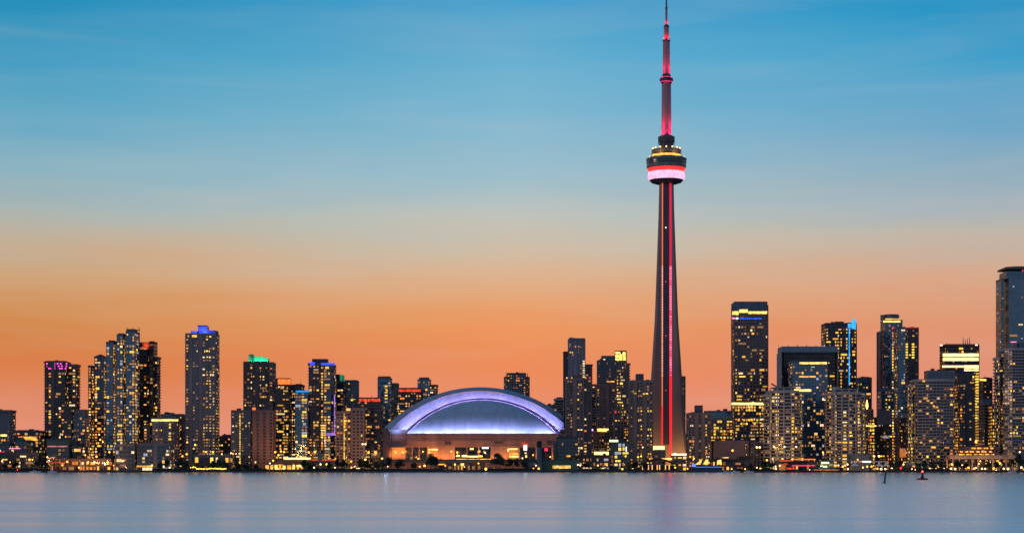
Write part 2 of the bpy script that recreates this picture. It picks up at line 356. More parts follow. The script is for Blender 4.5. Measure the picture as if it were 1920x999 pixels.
class Bld:
    def __init__(s, name, label, cat, Y, d=24.0, cx=None, group=None):
        s.name, s.label, s.cat, s.Y, s.d, s.group = name, label, cat, Y, d, group
        s.parts = {}; s.order = []; s.wins = []; s.cx = cx; s.extra = []; s.rng = random.Random(hash_str(label)); s.pxs = []
    def mb(s, name, mat):
        k = (name, mat.name)
        if k not in s.parts: s.parts[k] = (MB(), mat); s.order.append(k)
        return s.parts[k][0]
    def span(s, x0, x1, Y, d):
        X0 = PX(x0, Y if x0 < 960 else Y + d); X1 = PX(x1, Y + d if x1 < 960 else Y)
        if X1 - X0 < 3: m = (X0 + X1) / 2; X0, X1 = m - 1.5, m + 1.5
        return X0, X1
    def blk(s, x0, x1, top, sty='glass', bot=None, dY=0.0, d=None, plan='rect', lit=1.0, cap=True, strips=None, bays=None, frame=None, wcol=None, ph=None, litzone=None):
        """one volume: photo columns x0..x1, roof row top, set dY behind the building's front line"""
        g, fr, fh, cw, st, spj, pw, pp, share, cols = STY[sty]
        fr = frame or fr; cols = wcol or cols
        Y = s.Y + dY; d = d or s.d; X0, X1 = s.span(x0, x1, Y, d); s.pxs += [x0, x1]
        z1 = PZ(top, Y); z0 = GZ - .5 if bot is None else PZ(bot, Y)
        pl = make_plan(plan, X0, X1, Y, Y + d)
        core = s.mb('glazing', g); wall = s.mb('wall', fr)
        core.prism(pl, z0, z1 - .3)
        nf = max(1, int((z1 - 1.2 - max(z0, GZ)) / fh)); fh = (z1 - 1.2 - max(z0, GZ)) / nf; zb = max(z0, GZ)
        slab = offset(pl, spj)
        for k in range(1, nf + 1):
            z = zb + k * fh; wall.prism(slab, z - st / 2, z + st / 2)
        if cap:
            r = s.mb('roof', fr); r.prism(offset(pl, spj + .12), z1 - .55, z1 + .9)
        n = len(pl); R_ = s.rng
        # columns edge by edge: piers, and lit windows on what faces the lake
        for i in range(n):
            a = Vector((pl[i][0], pl[i][1])); b = Vector((pl[(i + 1) % n][0], pl[(i + 1) % n][1])); e = b - a; ln = e.length
            u = e / ln; nr = Vector((u.y, -u.x)); mid = (a + b) / 2
            if nr.dot(-mid) <= 0: continue
            nc = max(1, int(round(ln / cw))); w = ln / nc; th = math.atan2(u.y, u.x)
            main = (nr.y < -.5)
            if pw > 0:
                for k in range(nc + 1):
                    c = a + u * (k * w); hw = pw / 2
                    if n > 6 and k == nc: continue
                    q = [c - u * hw + nr * (pp + .01), c + u * hw + nr * (pp + .01), c + u * hw - nr * .4, c - u * hw - nr * .4]
                    wall.prism([tuple(v) for v in q], zb, z1 - .5)
            bal = set(); blank = set()
            if main and nc >= 5:
                for f0, f1 in (strips if strips is not None else []):
                    blank |= set(range(int(f0 * nc), max(int(f0 * nc) + 1, int(f1 * nc))))
                for f0, f1 in (bays if bays is not None else []):
                    bal |= set(range(int(f0 * nc), max(int(f0 * nc) + 1, int(f1 * nc))))
                for c0 in sorted(blank):
                    p0 = a + u * (c0 * w - .02); p1 = a + u * ((c0 + 1) * w + .02); o_ = nr * (spj + .35)
                    wall.prism([tuple(p0 + o_), tuple(p1 + o_), tuple(p1 - nr * .3), tuple(p0 - nr * .3)], zb, z1 + .4)
                for c0 in sorted(bal):      # balconies: slab and solid rail on every floor
                    p0 = a + u * (c0 * w + .2); p1 = a + u * ((c0 + 1) * w - .2)
                    for k in range(1, nf):
                        z = zb + k * fh
                        o_ = nr * 1.7; i_ = nr * (spj - .05)
                        wall.prism([tuple(p0 + o_), tuple(p1 + o_), tuple(p1 + i_), tuple(p0 + i_)], z - .18, z + .12)
                        wall.prism([tuple(p0 + o_), tuple(p1 + o_), tuple(p1 + nr * 1.55), tuple(p0 + nr * 1.55)], z + .12, z + 1.05)
            colw = [R_.choice((.15, .5, 1.0, 1.0, 2.6)) for _ in range(nc)]
            flw = [R_.choice((.5, .8, 1.0, 1.0, 2.0)) for _ in range(nf)]
            for k in range(nf):
                c0 = 0
                while c0 < nc:
                    run = R_.choice((1, 1, 1, 1, 1, 1, 2, 2, 3)) if cw < 4 else 1
                    run = min(run, nc - c0)
                    zf = (zb + k * fh - GZ) / max(1, z1 - GZ)
                    pr = 1.6 * share * lit * colw[c0] * flw[k] * (1.5 - .8 * zf) * (1 if main else .8)
                    if litzone: pr *= litzone(zf)
                    if not (set(range(c0, c0 + run)) & blank) and R_.random() < pr:
                        zc = zb + (k + .5) * fh; hh = max(.8, fh - st - .25) * R_.choice((.55, .7, .85, 1.0))
                        ww = (run * w - pw - .25) * R_.uniform(.42, .95)
                        p = a + u * ((c0 + run / 2) * w) + nr * .02
                        s.wins.append((p.x, p.y, zc + R_.uniform(-.2, .1), max(.8, ww), hh, th, R_.choice(cols)))
                        c0 += run
                    else: c0 += 1
            if lit > .2 and share < .5:     # rooms lit only faintly
                for k in range(nf):
                    zf = (zb + k * fh - GZ) / max(1, z1 - GZ)
                    if litzone and litzone(zf) == 0: continue
                    for c0 in range(nc):
                        if c0 in blank or R_.random() > .15 * (1.3 - .7 * zf): continue
                        p = a + u * ((c0 + .5) * w) + nr * .015
                        s.wins.append((p.x, p.y, zb + (k + .5) * fh, max(.7, (w - pw - .3) * R_.uniform(.4, 1)), max(.7, (fh - st - .3) * R_.uniform(.5, 1)), th, R_.choice(('dim', 'dim', 'ember'))))
        if cap and plan == 'rect' and X1 - X0 > 9:      # plant boxes, vents and a thin aerial
            for _ in range(R_.choice((1, 2, 2, 3))):
                bx = R_.uniform(X0 + 1.5, X1 - 4.5); bw = R_.uniform(1.5, 5.0); by = Y + d * R_.uniform(.1, .6); rp = MB(); rp.box(bx, min(X1 - .5, bx + bw), by, by + R_.uniform(2, 5), z1 + .9, z1 + .9 + R_.uniform(.6, 2.4)); s.extra.append(('roof_plant', W_DARK, rp))
            if R_.random() < .45:
                ax = R_.uniform(X0 + 2, X1 - 2); rp = MB(); rp.tube((ax, Y + d * .5, z1), (ax, Y + d * .5, z1 + R_.uniform(4, 8)), .22, .1); s.extra.append(('antenna', W_DARK, rp))
        if ph:      # mechanical penthouse
            f0, f1, ptop = ph
            pX0 = X0 + (X1 - X0) * f0; pX1 = X0 + (X1 - X0) * f1
            s.mb('penthouse', W_DARK).box(pX0, pX1, Y + d * .2, Y + d * .8, z1 + .5, PZ(ptop, Y))
        return X0, X1, Y, z1
    def box(s, part, mat, x0, x1, ytop, ybot, dY=-.6, d=.5):
        """plain volume in photo columns/rows, dY from the front line"""
        Y = s.Y + dY; X0, X1 = PX(x0, Y if x0 < 960 or d < 3 else Y + d), PX(x1, Y if x1 > 960 or d < 3 else Y + d)
        s.mb(part, mat).box(X0, X1, Y, Y + d, PZ(ybot, Y), PZ(ytop, Y)); s.pxs += [x0, x1]
    def own(s, part, mat, x0, x1, ytop, ybot, dY=-.6, d=.5):
        """like box, but each call is a part of its own"""
        Y = s.Y + dY; b = MB(); b.box(PX(x0, Y), PX(x1, Y), Y, Y + d, PZ(ybot, Y), PZ(ytop, Y)); s.extra.append((part, mat, b))
    def win(s, x, y, w, h, col, dY=0.0):
        """one lit window at a photo position on the front plane"""
        Y = s.Y + dY; s.wins.append((PX(x, Y), Y - .05, PZ(y, Y), w * Y / F, h * Y / F, 0.0, col))
    def mast(s, x, y0, y1, dY=6, r=.35):
        Y = s.Y + dY; s.mb('antenna', W_DARK).tube((PX(x, Y), Y, PZ(y0, Y)), (PX(x, Y), Y, PZ(y1, Y)), r, r * .5)
    def done(s):
        cx = (min(s.pxs) + max(s.pxs)) / 2
        rt = root(s.name, (PX(cx, s.Y), s.Y, GZ), s.label, s.cat, s.group)
        for k in s.order:
            m, mat = s.parts[k]; m.build(k[0], mat, rt)
        for part, mat, b in s.extra: b.build(part, mat, rt)
        ws = sorted(s.wins, key=lambda q: (q[6] in ('dim', 'ember'), -q[3] * q[4]))
        for (x, y, z, w, h, th, c) in ws[:100]:
            o = bpy.data.objects.new('window', window_base(c)); COL.objects.link(o)
            o.parent = rt; o.location = local(rt, (x, y, z)); o.scale = (w, .12, h); o.rotation_euler = (0, 0, th)
        if len(ws) > 100:
            names = list(WIN); b = MB()
            for (x, y, z, w, h, th, c) in ws[100:]:
                ux, uy = math.cos(th), math.sin(th); nx, ny = uy * .12, -ux * .12
                p0 = (x - ux * w / 2, y - uy * w / 2); p1 = (x + ux * w / 2, y + uy * w / 2)
                b.prism([(p0[0] + nx, p0[1] + ny), (p1[0] + nx, p1[1] + ny), p1, p0], z - h / 2, z + h / 2, names.index(c))
            o = b.build('lit_windows', [WIN[k] for k in names], rt); o['kind'] = 'stuff'
        s.root = rt; return rt
def hash_str(t):
    h = 7
    for ch in t: h = (h * 131 + ord(ch)) % 1000003
    return h
GL = lambda n, c, s, **k: glow_mat(n, c, s, **k)
BLUE_GLOW = GL('blue_roof_glow', (0.03, 0.06, 1.0), 1.6); AZURE_GLOW = GL('azure_glow', (0.0, 0.30, 0.95), 1.3)
GREEN_GLOW = GL('green_roof_glow', (0.0, 0.55, 0.30), .8, vary=.4); RED_GLOW = GL('red_cornice_glow', (1.0, 0.07, 0.012), 0.75, vary=.7, cell=1.5)
ORANGE_GLOW = GL('orange_roof_glow', (1.0, 0.22, 0.03), 1.2, vary=.25); YELLOW_GLOW = GL('yellow_band_glow', (1.0, 0.62, 0.12), 2.2, vary=.5)
HOT_GLOW = GL('bright_yellow_band_glow', (1.0, 0.75, 0.22), 2.6, vary=.3); WHITE_GLOW = GL('white_sign_glow', (1.0, 0.95, 0.85), 2.5)
AMBER_GLOW = GL('amber_glow', (1.0, 0.40, 0.06), 1.5, vary=.5); PURPLE_GLOW = GL('purple_strip_glow', (0.45, 0.2, 1.0), .9, vary=.5)
PINK_GLOW = GL('pink_glow', (1.0, 0.25, 0.6), 1.5); PGREEN_GLOW = GL('pale_green_sign_glow', (0.75, 1.0, 0.45), 1.8)
CRIMSON_GLOW = GL('crimson_glow', (1.0, 0.02, 0.08), 1.4)

# ---- far left
b = Bld('apartment_block', 'small dark apartment block with flat overhanging roof at the far left end', 'building', 1960, 22)
b.blk(-12, 29, 771, 'grey', lit=.9); b.box('roof_slab', W_TAUPE, -14, 31, 768, 771.5, dY=-2, d=24); b.own('window_band', YELLOW_GLOW, 1, 13, 814, 817.5, dY=-.35, d=.2); b.done()
b = Bld('low_building', 'long low dark building with orange lit top floor at left', 'building', 1900, 26)
b.blk(26, 84, 808, 'bdark', lit=.8); b.own('window_band', AMBER_GLOW, 45, 68, 818, 826, dY=-1.2, d=.2); b.box('roof_plant', W_DARK, 32, 60, 805.5, 808, dY=4, d=10); b.done()
b = Bld('terrace_building', 'dark glass stepped terraces with pink lit edges near the left end', 'building', 1830, 26)
b.blk(-10, 30, 832, 'teal', lit=1.4); b.blk(28, 64, 826, 'teal', dY=4, lit=.8); b.blk(-10, 84, 850, 'bdark', dY=-6, lit=1.5)
b.own('light_strip', PINK_GLOW, 17, 38, 839.5, 841, dY=-.8, d=.3); b.own('light_strip', CRIMSON_GLOW, 0, 9, 846, 847, dY=-.8, d=.3); b.done()
# ---- tower with magenta crown
b = Bld('condo_tower', 'dark condo tower with magenta lit crown windows', 'skyscraper', 1930, 22)
b.blk(84, 131, 679, 'bdark', strips=[(.42, .5)], bays=[(0, .1)], lit=.9, litzone=lambda z: 0 if z > .93 else 1)
b.blk(128, 149, 684, 'balc', dY=14, d=16, lit=1.1)
b.box('roof_fin', W_DARK, 85, 129, 676, 679.5, dY=1, d=18)
for yy, xs in ((681.5, (88, 102, 108, 114, 125)), (686, (88, 102, 110, 116, 124.5)), (690.5, (92, 96, 102, 112, 116, 123))):
    for xx in xs: b.win(xx, yy, 2.7, 2.5, 'magenta', dY=-.9)
b.done()
b = Bld('apartment_block', 'mid height dark block with curved grey top between magenta and stepped glass towers', 'building', 1905, 20)
b.blk(120, 142, 764, 'bdark'); b.blk(138, 168, 779, 'glass', dY=3, lit=1.2); b.box('penthouse', W_GREY, 139, 165, 767, 779, dY=5, d=12); b.done()
b = Bld('podium_building', 'dark teal glass podium with sloping right side below the magenta crowned tower', 'building', 1840, 24)
b.blk(87, 140, 824, 'teal', lit=.4); b.blk(138, 152, 834, 'teal', dY=3, lit=.4); b.own('light_strip', GL('dim_pink_glow', (1, .3, .3), .5, vary=.6), 89, 126, 835, 837.5, dY=-.5, d=.2)
b.own('light_strip', AMBER_GLOW, 139, 151, 841, 846, dY=2, d=.2); b.done()
# ---- stepped blue-glass pair
b = Bld('condo_tower', 'stepped dark glass tower second from the left of the blue glass cluster', 'skyscraper', 1975, 24)
b.blk(166, 180, 686, 'glass', bays=[(0, .5)]); b.blk(177, 204, 669, 'glass', dY=3, lit=1.2, ph=(.1, .7, 665)); b.done()
b = Bld('condo_tower', 'tallest stepped blue glass tower with open crown frame on its roof', 'skyscraper', 1940, 26)
b.blk(199, 222, 642, 'blue', lit=1.3, ph=(.2, .9, 637)); b.blk(219, 240, 628, 'blue', dY=-3, lit=1.5); b.blk(236, 262, 622, 'blue', dY=-1.5, lit=1.4, strips=[(.75, .9)])
b.box('roof_crown', W_SLATE, 221, 236, 624.5, 628.5, dY=2, d=14); b.box('roof_crown', W_SLATE, 238, 258, 616.5, 622, dY=6, d=12)
for xx in (237.5, 249, 261): b.mast(xx, 622, 613, dY=2, r=.5)
b.box('crown_frame', W_PINK, 237, 262, 617.6, 619.2, dY=0, d=.9); b.done()
b = Bld('condo_tower', 'dark slab tower with slanted red lit crown panel', 'skyscraper', 1990, 22)
b.blk(262, 283, 643, 'bdark', lit=1.0); b.blk(280, 295, 641, 'black', dY=-2, lit=.9); b.blk(292, 298, 670, 'balc', dY=6, d=14, lit=.4)
for k in range(4): b.own('light_panel', RED_GLOW, 267 + k * 3.6, 269.4 + k * 3.6, 642.5, 654, dY=-1.2, d=.3)
b.done()
b = Bld('apartment_block', 'round topped block with glowing ring of lights under its drum', 'building', 1880, 26)
b.blk(283, 337, 790, 'grey', plan='bow', lit=1.0); b.blk(270, 290, 800, 'bdark', dY=6, lit=1.4); b.blk(300, 336, 778, 'glass', dY=6, d=14, plan='round', bot=791, lit=0)
b.box('canopy_ring', W_GREY, 282, 336, 782.5, 785, dY=-1, d=18); b.own('light_ring', YELLOW_GLOW, 284, 334, 785.6, 789, dY=-.8, d=.4)
b.own('column', W_GREY, 300, 301.5, 790, 832, dY=-1.2, d=.8); b.own('column', W_GREY, 306, 307.5, 790, 832, dY=-1.2, d=.8); b.done()
b = Bld('apartment_block', 'dark plain slab behind the round topped block', 'building', 1960, 22)
b.blk(302, 349, 777, 'brick', lit=.8, ph=(.3, .5, 773)); b.done()
b = Bld('low_building', 'low stepped glass building with thin white floor lines by the water', 'building', 1790, 24)
b.blk(216, 262, 834, 'teal', frame=W_GREY, lit=1.2); b.blk(258, 326, 832.5, 'teal', dY=-5, frame=W_GREY, lit=1.5, strips=[(.6, .64)]); b.own('light_strip', AMBER_GLOW, 256, 285, 872, 875, dY=-6, d=.3); b.done()
# ---- tower with blue roof
b = Bld('condo_tower', 'tall slender condo tower with deep blue lit rooftop boxes', 'skyscraper', 1900, 26)
b.blk(348, 411, 626, 'grey', lit=2.3, strips=[(.14, .18), (.55, .6)], bays=[(0, .1), (.36, .5), (.7, .82)]); b.box('roof_screen', W_SLATE, 406, 410, 620, 626, dY=4, d=10)
b.own('window_band', AMBER_GLOW, 352, 369, 628, 632, dY=-.6, d=.3)
b.own('roof_box', W_WHITE, 371, 389, 611.5, 625, dY=8, d=10); b.own('roof_box', W_WHITE, 358, 369, 620, 625, dY=7, d=10); b.own('roof_box', W_GREY, 389.5, 404, 619, 625, dY=8, d=8)
b.box('roof_plant', W_DARK, 370, 390, 609.5, 611.4, dY=8, d=10); b.done()
for xx, e_ in ((364, 3500), (376, 9000), (384, 9000), (397, 2500)): lamp('SPOT', 'roof_floodlight', (PX(xx, b.Y), b.Y + 3.5, PZ(623.5, b.Y)), e_ * .7, (.02, .05, 1.0), b.root, .2, spot_size=R(150), spot_blend=.6, aim=(PX(xx, b.Y), b.Y + 8, PZ(618, b.Y)))
b = Bld('parking_deck', 'bright yellow lit open deck building at the foot of the blue roofed tower', 'building', 1800, 20)
b.blk(364, 436, 853.5, 'park', bot=868, lit=1.6); b.blk(362, 436, 868, 'brick', lit=.5, dY=1); b.done()
b = Bld('low_building', 'small dark brick block in the gap right of the blue roofed tower', 'building', 2050, 22)
b.blk(408, 438, 818, 'brick', lit=.8, ph=(.3, .8, 814)); b.done()
# ---- green crowned
b = Bld('condo_tower', 'condo tower with sloping emerald green lit crown', 'skyscraper', 1960, 24)
b.blk(457, 508, 679, 'conc', frame=W_DARK, lit=2.2, strips=[(.5, .56)]); b.blk(505, 517, 680, 'conc', dY=-2, lit=1.0)
Yc = b.Y + 6; pts = [(466, 664), (472, 663.5), (474, 666), (490, 669), (492, 667.5), (503, 672), (503, 678), (466, 678)]
m_ = MB(); q = [(PX(x, Yc), PZ(y, Yc)) for x, y in pts]
nq = len(q); m_.v = [(x, Yc, z) for x, z in q] + [(x, Yc + 9, z) for x, z in q]
m_.f = [tuple(range(nq))[::-1], tuple(range(nq, 2 * nq))] + [(i, (i + 1) % nq, nq + (i + 1) % nq, nq + i) for i in range(nq)]; m_.mi = [0] * len(m_.f)
b.extra.append(('lit_crown', W_WHITE, m_)); b.own('crown_pier', W_DARK, 471, 475, 664, 678.5, dY=5, d=.8)
b.own('light_panel', ORANGE_GLOW, 473, 484, 763.5, 770, dY=-.6, d=.3); b.done()
for xx, e_ in ((470, 5200), (480, 7000), (490, 7000), (499, 4200)): lamp('SPOT', 'roof_floodlight', (PX(xx, b.Y), b.Y + 2.2, PZ(676.5, b.Y)), e_ * .3, (.0, 1.0, .42), b.root, .2, spot_size=R(150), spot_blend=.6, aim=(PX(xx, b.Y), b.Y + 6, PZ(671, b.Y)))
b = Bld('apartment_block', 'dark block with a vertical column of yellow stair lights left of the blank brown slab', 'building', 1850, 22)
b.blk(434, 476, 770, 'grey', frame=W_DARK, lit=.9)
for k in range(24): b.win(450, 776 + k * 4.0, 2.0, 2.6, 'yellow', dY=-.6)
b.done()
b = Bld('apartment_block', 'stepped blank brown concrete slab glowing orange near its foot', 'building', 1835, 24)
b.blk(474, 517, 770, 'brick', frame=W_BROWN, lit=.12, strips=[(0, .3), (.36, .62), (.68, .95)]); b.box('roof_step', W_BROWN, 484, 506, 766.5, 770.5, dY=3, d=16); b.done()
b = Bld('condo_tower', 'condo tower with glowing orange billboard like crown', 'skyscraper', 1945, 24)
b.blk(516, 547, 722, 'bdark', lit=1.5, bays=[(.2, .4)]); b.box('penthouse', W_DARK, 517, 546, 708.5, 722, dY=6, d=12); b.own('light_panel', ORANGE_GLOW, 521, 545, 710.5, 721, dY=5.6, d=.3)
for xx in (523, 527, 531): b.win(xx, 725, 2.4, 2.6, 'warm', dY=-.9)
b.done()
b = Bld('condo_tower', 'plain dark condo tower between the orange crowned and blue lined towers', 'skyscraper', 1975, 22)
b.blk(545, 570, 722, 'bdark', lit=1.7, ph=(.4, .9, 719)); b.done()
b = Bld('condo_tower', 'bluish glass tower with a bright blue line along its roof', 'skyscraper', 1915, 22)
b.blk(553, 581, 733, 'blue', lit=1.1, strips=[(.6, .72)]); b.own('light_strip', AZURE_GLOW, 555, 580, 732, 734.6, dY=-.9, d=.5); b.done()
b = Bld('condo_tower', 'condo tower with dark crown and blue light strips beside purple lit glass edge', 'skyscraper', 1925, 26)
b.blk(579, 604, 682, 'bdark', lit=1.2); b.blk(601, 630, 684, 'glass', dY=-3, lit=1.7, plan='chamfer', bays=[(.3, .6)]); b.box('penthouse', W_DARK, 585, 616, 672.5, 683, dY=6, d=14)
b.own('light_strip', BLUE_GLOW, 581, 590, 678.5, 684.5, dY=-1.2, d=.5); b.own('light_strip', BLUE_GLOW, 602, 628, 680, 684, dY=-4, d=.5)
b.own('light_strip', PURPLE_GLOW, 626.5, 628, 740, 815, dY=-.2, d=.6)
for yy, c in ((797, 'yellow'), (801.5, 'amber'), (806, 'warm'), (811, 'warm'), (815, 'amber')): b.win(606, yy, 9, 2.2, c, dY=-3.3)
b.own('light_strip', PURPLE_GLOW, 612, 626, 811, 816, dY=-3.6, d=.4); b.done()
b = Bld('condo_tower', 'slim tower with green lit drum on top', 'skyscraper', 1990, 22)
b.blk(627, 647, 716, 'bdark', lit=1.0); b.blk(628, 638, 703, 'black', dY=5, d=10, bot=717, lit=0); Yg = b.Y + 6
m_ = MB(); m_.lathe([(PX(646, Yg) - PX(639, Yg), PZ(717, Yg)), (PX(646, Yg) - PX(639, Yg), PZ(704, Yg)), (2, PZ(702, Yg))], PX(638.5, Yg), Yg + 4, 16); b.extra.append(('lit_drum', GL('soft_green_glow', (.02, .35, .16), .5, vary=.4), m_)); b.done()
b = Bld('office_block', 'flat topped grey framed block right of the green drum tower', 'building', 2010, 24)
b.blk(645, 673, 714, 'grey', lit=.4, frame=W_SLATE); b.box('roof_frame', W_SLATE, 645, 672, 712, 717, dY=-1, d=20); b.own('window_band', YELLOW_GLOW, 658, 672, 748, 751, dY=-.6, d=.3); b.done()
b = Bld('apartment_block', 'brownish block with a tall vertical line of yellow stair lights beside pale purple slab', 'building', 1850, 24)
b.blk(630, 662, 772, 'conc', lit=.8)
for k in range(23): b.win(645.5, 776 + k * 3.9, 2.0, 2.8, 'yellow', dY=-.6)
b.own('light_panel', AMBER_GLOW, 649, 657, 765, 769.5, dY=-.3, d=.3); b.box('roof_plant', W_DARK, 640, 660, 764, 772, dY=3, d=10); b.done()
b = Bld('apartment_block', 'blank pale purple concrete slab beside the red corniced block', 'building', 1845, 22)
b.blk(660, 685, 766, 'pink', frame=W_TAUPE, lit=.15, strips=[(0, .42), (.5, .95)]); b.done()
b = Bld('apartment_block', 'dark block with long red lit cornice left of the white arched stadium', 'building', 1900, 24)
b.blk(664, 717, 750, 'bdark', lit=1.1, bays=[(.1, .25), (.5, .7)]); b.box('roof_slab', W_DARK, 664, 717, 744.5, 747, dY=-1, d=20); b.own('light_strip', RED_GLOW, 673, 713, 747.2, 752.5, dY=-1.2, d=.5); b.done()
b = Bld('condo_tower', 'two step glass tower rising behind the red corniced block', 'skyscraper', 2270, 26)
b.blk(708, 735, 709, 'blue', lit=1.3); b.box('roof_crown', W_SLATE, 709, 733, 705, 709, dY=3, d=16); b.blk(733, 748, 719, 'grey', dY=5, lit=.9); 
for yy in (724, 729, 735, 741, 747, 753): b.win(724, yy, 5, 2.6, 'yellow')
b.done()
b = Bld('apartment_block', 'dark tower with glowing red cornice just left of the stadium roof', 'building', 2240, 26)
b.blk(744, 792, 733, 'bdark', lit=1.2); b.own('light_strip', RED_GLOW, 747, 789, 729.5, 734, dY=-1.2, d=.5); b.box('roof_slab', W_DARK, 746, 791, 726.5, 729.3, dY=-1, d=20); b.done()
b = Bld('condo_tower', 'glass tower with balconied right wing behind the left shoulder of the stadium', 'skyscraper', 2280, 24)
b.blk(783, 808, 712, 'blue', lit=1.0); b.box('roof_crown', W_SLATE, 786, 805, 707, 712, dY=4, d=14); b.blk(805, 820, 722, 'balc', dY=4, lit=.5); b.done()
# ---- behind / right of stadium
b = Bld('condo_tower', 'dark shouldered tower rising right behind the stadium arch', 'skyscraper', 2330, 26)
b.blk(945, 993, 707, 'glass', lit=.8, frame=W_DARK, strips=[(.18, .25), (.75, .82)], plan='chamfer'); b.blk(951, 986, 700, 'grey', dY=-2, d=20, lit=1.0, frame=W_DARK, wcol=('orange', 'amber', 'dim')); b.mast(949, 707, 698, r=.6); b.mast(989, 707, 699, r=.6); b.done()
b = Bld('office_block', 'pale stepped low building showing over the right end of the stadium roof', 'building', 2400, 24)
b.blk(1040, 1068, 748, 'white', lit=.2, ph=(.1, .4, 744)); b.blk(1024, 1044, 760, 'grey', lit=.2); b.done()
b = Bld('condo_tower', 'tall pale gridded tower with dark left strip and square top', 'skyscraper', 2120, 26)
b.blk(1065, 1097, 636, 'grey', lit=.25, frame=W_GREY, strips=[(.45, .5)]); b.blk(1056, 1067, 660, 'black', dY=4, d=18, lit=.4); b.box('roof_crown', W_SLATE, 1066, 1096, 633.5, 638, dY=-.8, d=22)
for xx in (1068, 1079, 1085): b.win(xx, 649.5, 2.2, 3.0, 'orange', dY=-.6)
for k in range(9): b.win(1094.5, 677 + k * 4.2, 3.6, 2.4, 'warm', dY=-.6)
b.done()
b = Bld('office_block', 'narrow dark block tucked right of the pale gridded tower', 'building', 2180, 22)
b.blk(1096, 1110, 684, 'bdark', lit=.4); b.done()
b = Bld('condo_tower', 'brown gridded condo tower with red roof lights beside the stadium', 'skyscraper', 1905, 26)
b.blk(1060, 1094, 710, 'conc', lit=.75, strips=[(.46, .52)], bays=[(.1, .3)]); b.blk(1092, 1109, 709, 'conc', dY=3, frame=W_BROWN, lit=.3); b.box('roof_plant', W_BROWN, 1072, 1090, 702, 710, dY=4, d=12)
for xx in (1063, 1072, 1098): b.win(xx, 708, 2.6, 2.8, 'amber', dY=-1)
b.own('beacon', CRIMSON_GLOW, 1105, 1107, 706.5, 709, dY=2, d=1); b.done()
b = Bld('office_block', 'grey office tower with a glowing yellow sign box on its right corner', 'skyscraper', 2260, 28)
b.blk(1119, 1156, 676, 'office', frame=W_SLATE, lit=.25); b.blk(1153, 1175, 678, 'office', frame=W_GREY, dY=-2, lit=1.8); b.blk(1172, 1180, 682, 'white', dY=4, d=20, lit=.7); b.box('penthouse', W_SLATE, 1127, 1154, 666.5, 676, dY=6, d=16)
b.box('sign_frame', W_DARK, 1152.5, 1175, 657, 679, dY=1, d=18)
for (x0, x1, y0, y1) in ((1154, 1163, 659, 662.5), (1154, 1160, 664, 670), (1161.5, 1166, 663.5, 675), (1167.5, 1173, 660, 675), (1154, 1160, 671.5, 676)): b.own('sign_panel', YELLOW_GLOW, x0, x1, y0, y1, dY=.5, d=.3)
b.win(1133, 674, 3, 3, 'warm', dY=5.5); b.done()
b = Bld('office_block', 'slim white striped block between the brown and grey towers', 'building', 2200, 20)
b.blk(1108, 1121, 721, 'white', lit=.5); b.done()
b = Bld('apartment_block', 'plain brown dimly lit tower in front of the grey office tower', 'building', 2100, 24)
b.blk(1117, 1153, 721, 'brick', lit=.25, strips=[(.5, .55)]); b.own('window_band', AMBER_GLOW, 1138, 1152, 714, 716, dY=0, d=.3); b.done()
b = Bld('apartment_block', 'mid rise brown block with rows of orange lit floors left of the needle tower', 'building', 2010, 24)
b.blk(1150, 1180, 767, 'conc', lit=1.6, wcol=('amber', 'orange', 'yellow')); b.own('beacon', CRIMSON_GLOW, 1153, 1155.5, 770, 774, dY=-.8, d=.6); b.done()
b = Bld('low_building', 'warm lit scaffold like building with tiny purple lamp on its top left', 'building', 1930, 24)
b.blk(1112, 1143, 808, 'pink', lit=1.6, plan='skewl'); b.own('window_band', HOT_GLOW, 1114, 1141, 846.5, 852, dY=-.6, d=.4); b.own('window_band', YELLOW_GLOW, 1120, 1141, 803, 808.5, dY=2, d=.4)
b.own('lamp', GL('violet_lamp_glow', (.6, .25, 1.0), 5), 1108.5, 1112, 804, 807, dY=4, d=1.5); b.box('crane_mast', W_GREY, 1119.5, 1121, 770, 808, dY=6, d=.8); b.box('crane_mast', W_GREY, 1118, 1140, 769, 770.4, dY=6, d=.8); b.done()
b = Bld('condo_tower', 'grey brown condo tower with boxy penthouse touching the needle tower', 'skyscraper', 1890, 26)
b.blk(1178, 1224, 714, 'conc', frame=W_TAUPE, lit=.85, strips=[(.28, .34), (.66, .72)], bays=[(.05, .2), (.45, .6)], ph=(.3, .62, 700)); 
for xx, yy, w in ((1186, 733, 4), (1200, 732.5, 5), (1207, 738, 5), (1191, 737, 5), (1213, 737.5, 4)): b.win(xx, yy, w, 2.4, 'yellow', dY=-.6)
b.done()
b = Bld('low_building', 'dark teal box building with bright sign strip on its roof edge', 'building', 1810, 22)
b.blk(1142, 1180, 828, 'teal', lit=1.8, wcol=('pale', 'warm', 'yellow')); b.own('sign_panel', PGREEN_GLOW, 1142.5, 1159, 824, 828, dY=-.4, d=.3)
b.own('light_strip', WHITE_GLOW, 1173.5, 1175, 837, 846, dY=-.6, d=.3); b.done()
b = Bld('low_building', 'dark teal block with jagged left balconies right below the stadium', 'building', 1820, 22)
b.blk(1044, 1084, 820, 'teal', lit=.25); b.blk(1038, 1047, 829, 'balc', dY=2, d=16, lit=.2); b.own('light_panel', AMBER_GLOW, 1062, 1070, 853, 856, dY=-.6, d=.3); b.done()
b = Bld('shed', 'long low teal metal shed on the waterfront below the stadium', 'shed', 1775, 18)
b.blk(1016, 1086, 863, 'teal', lit=0, strips=[(0, .98)]); b.own('light_strip', AMBER_GLOW, 1036, 1070, 872, 877.5, dY=-.9, d=.3); b.done()
b = Bld('low_building', 'dark low building with scattered small lights right of the teal shed', 'building', 1785, 18)
b.blk(1084, 1143, 855, 'black', lit=3.0, wcol=('warm', 'pale', 'amber')); b.done()
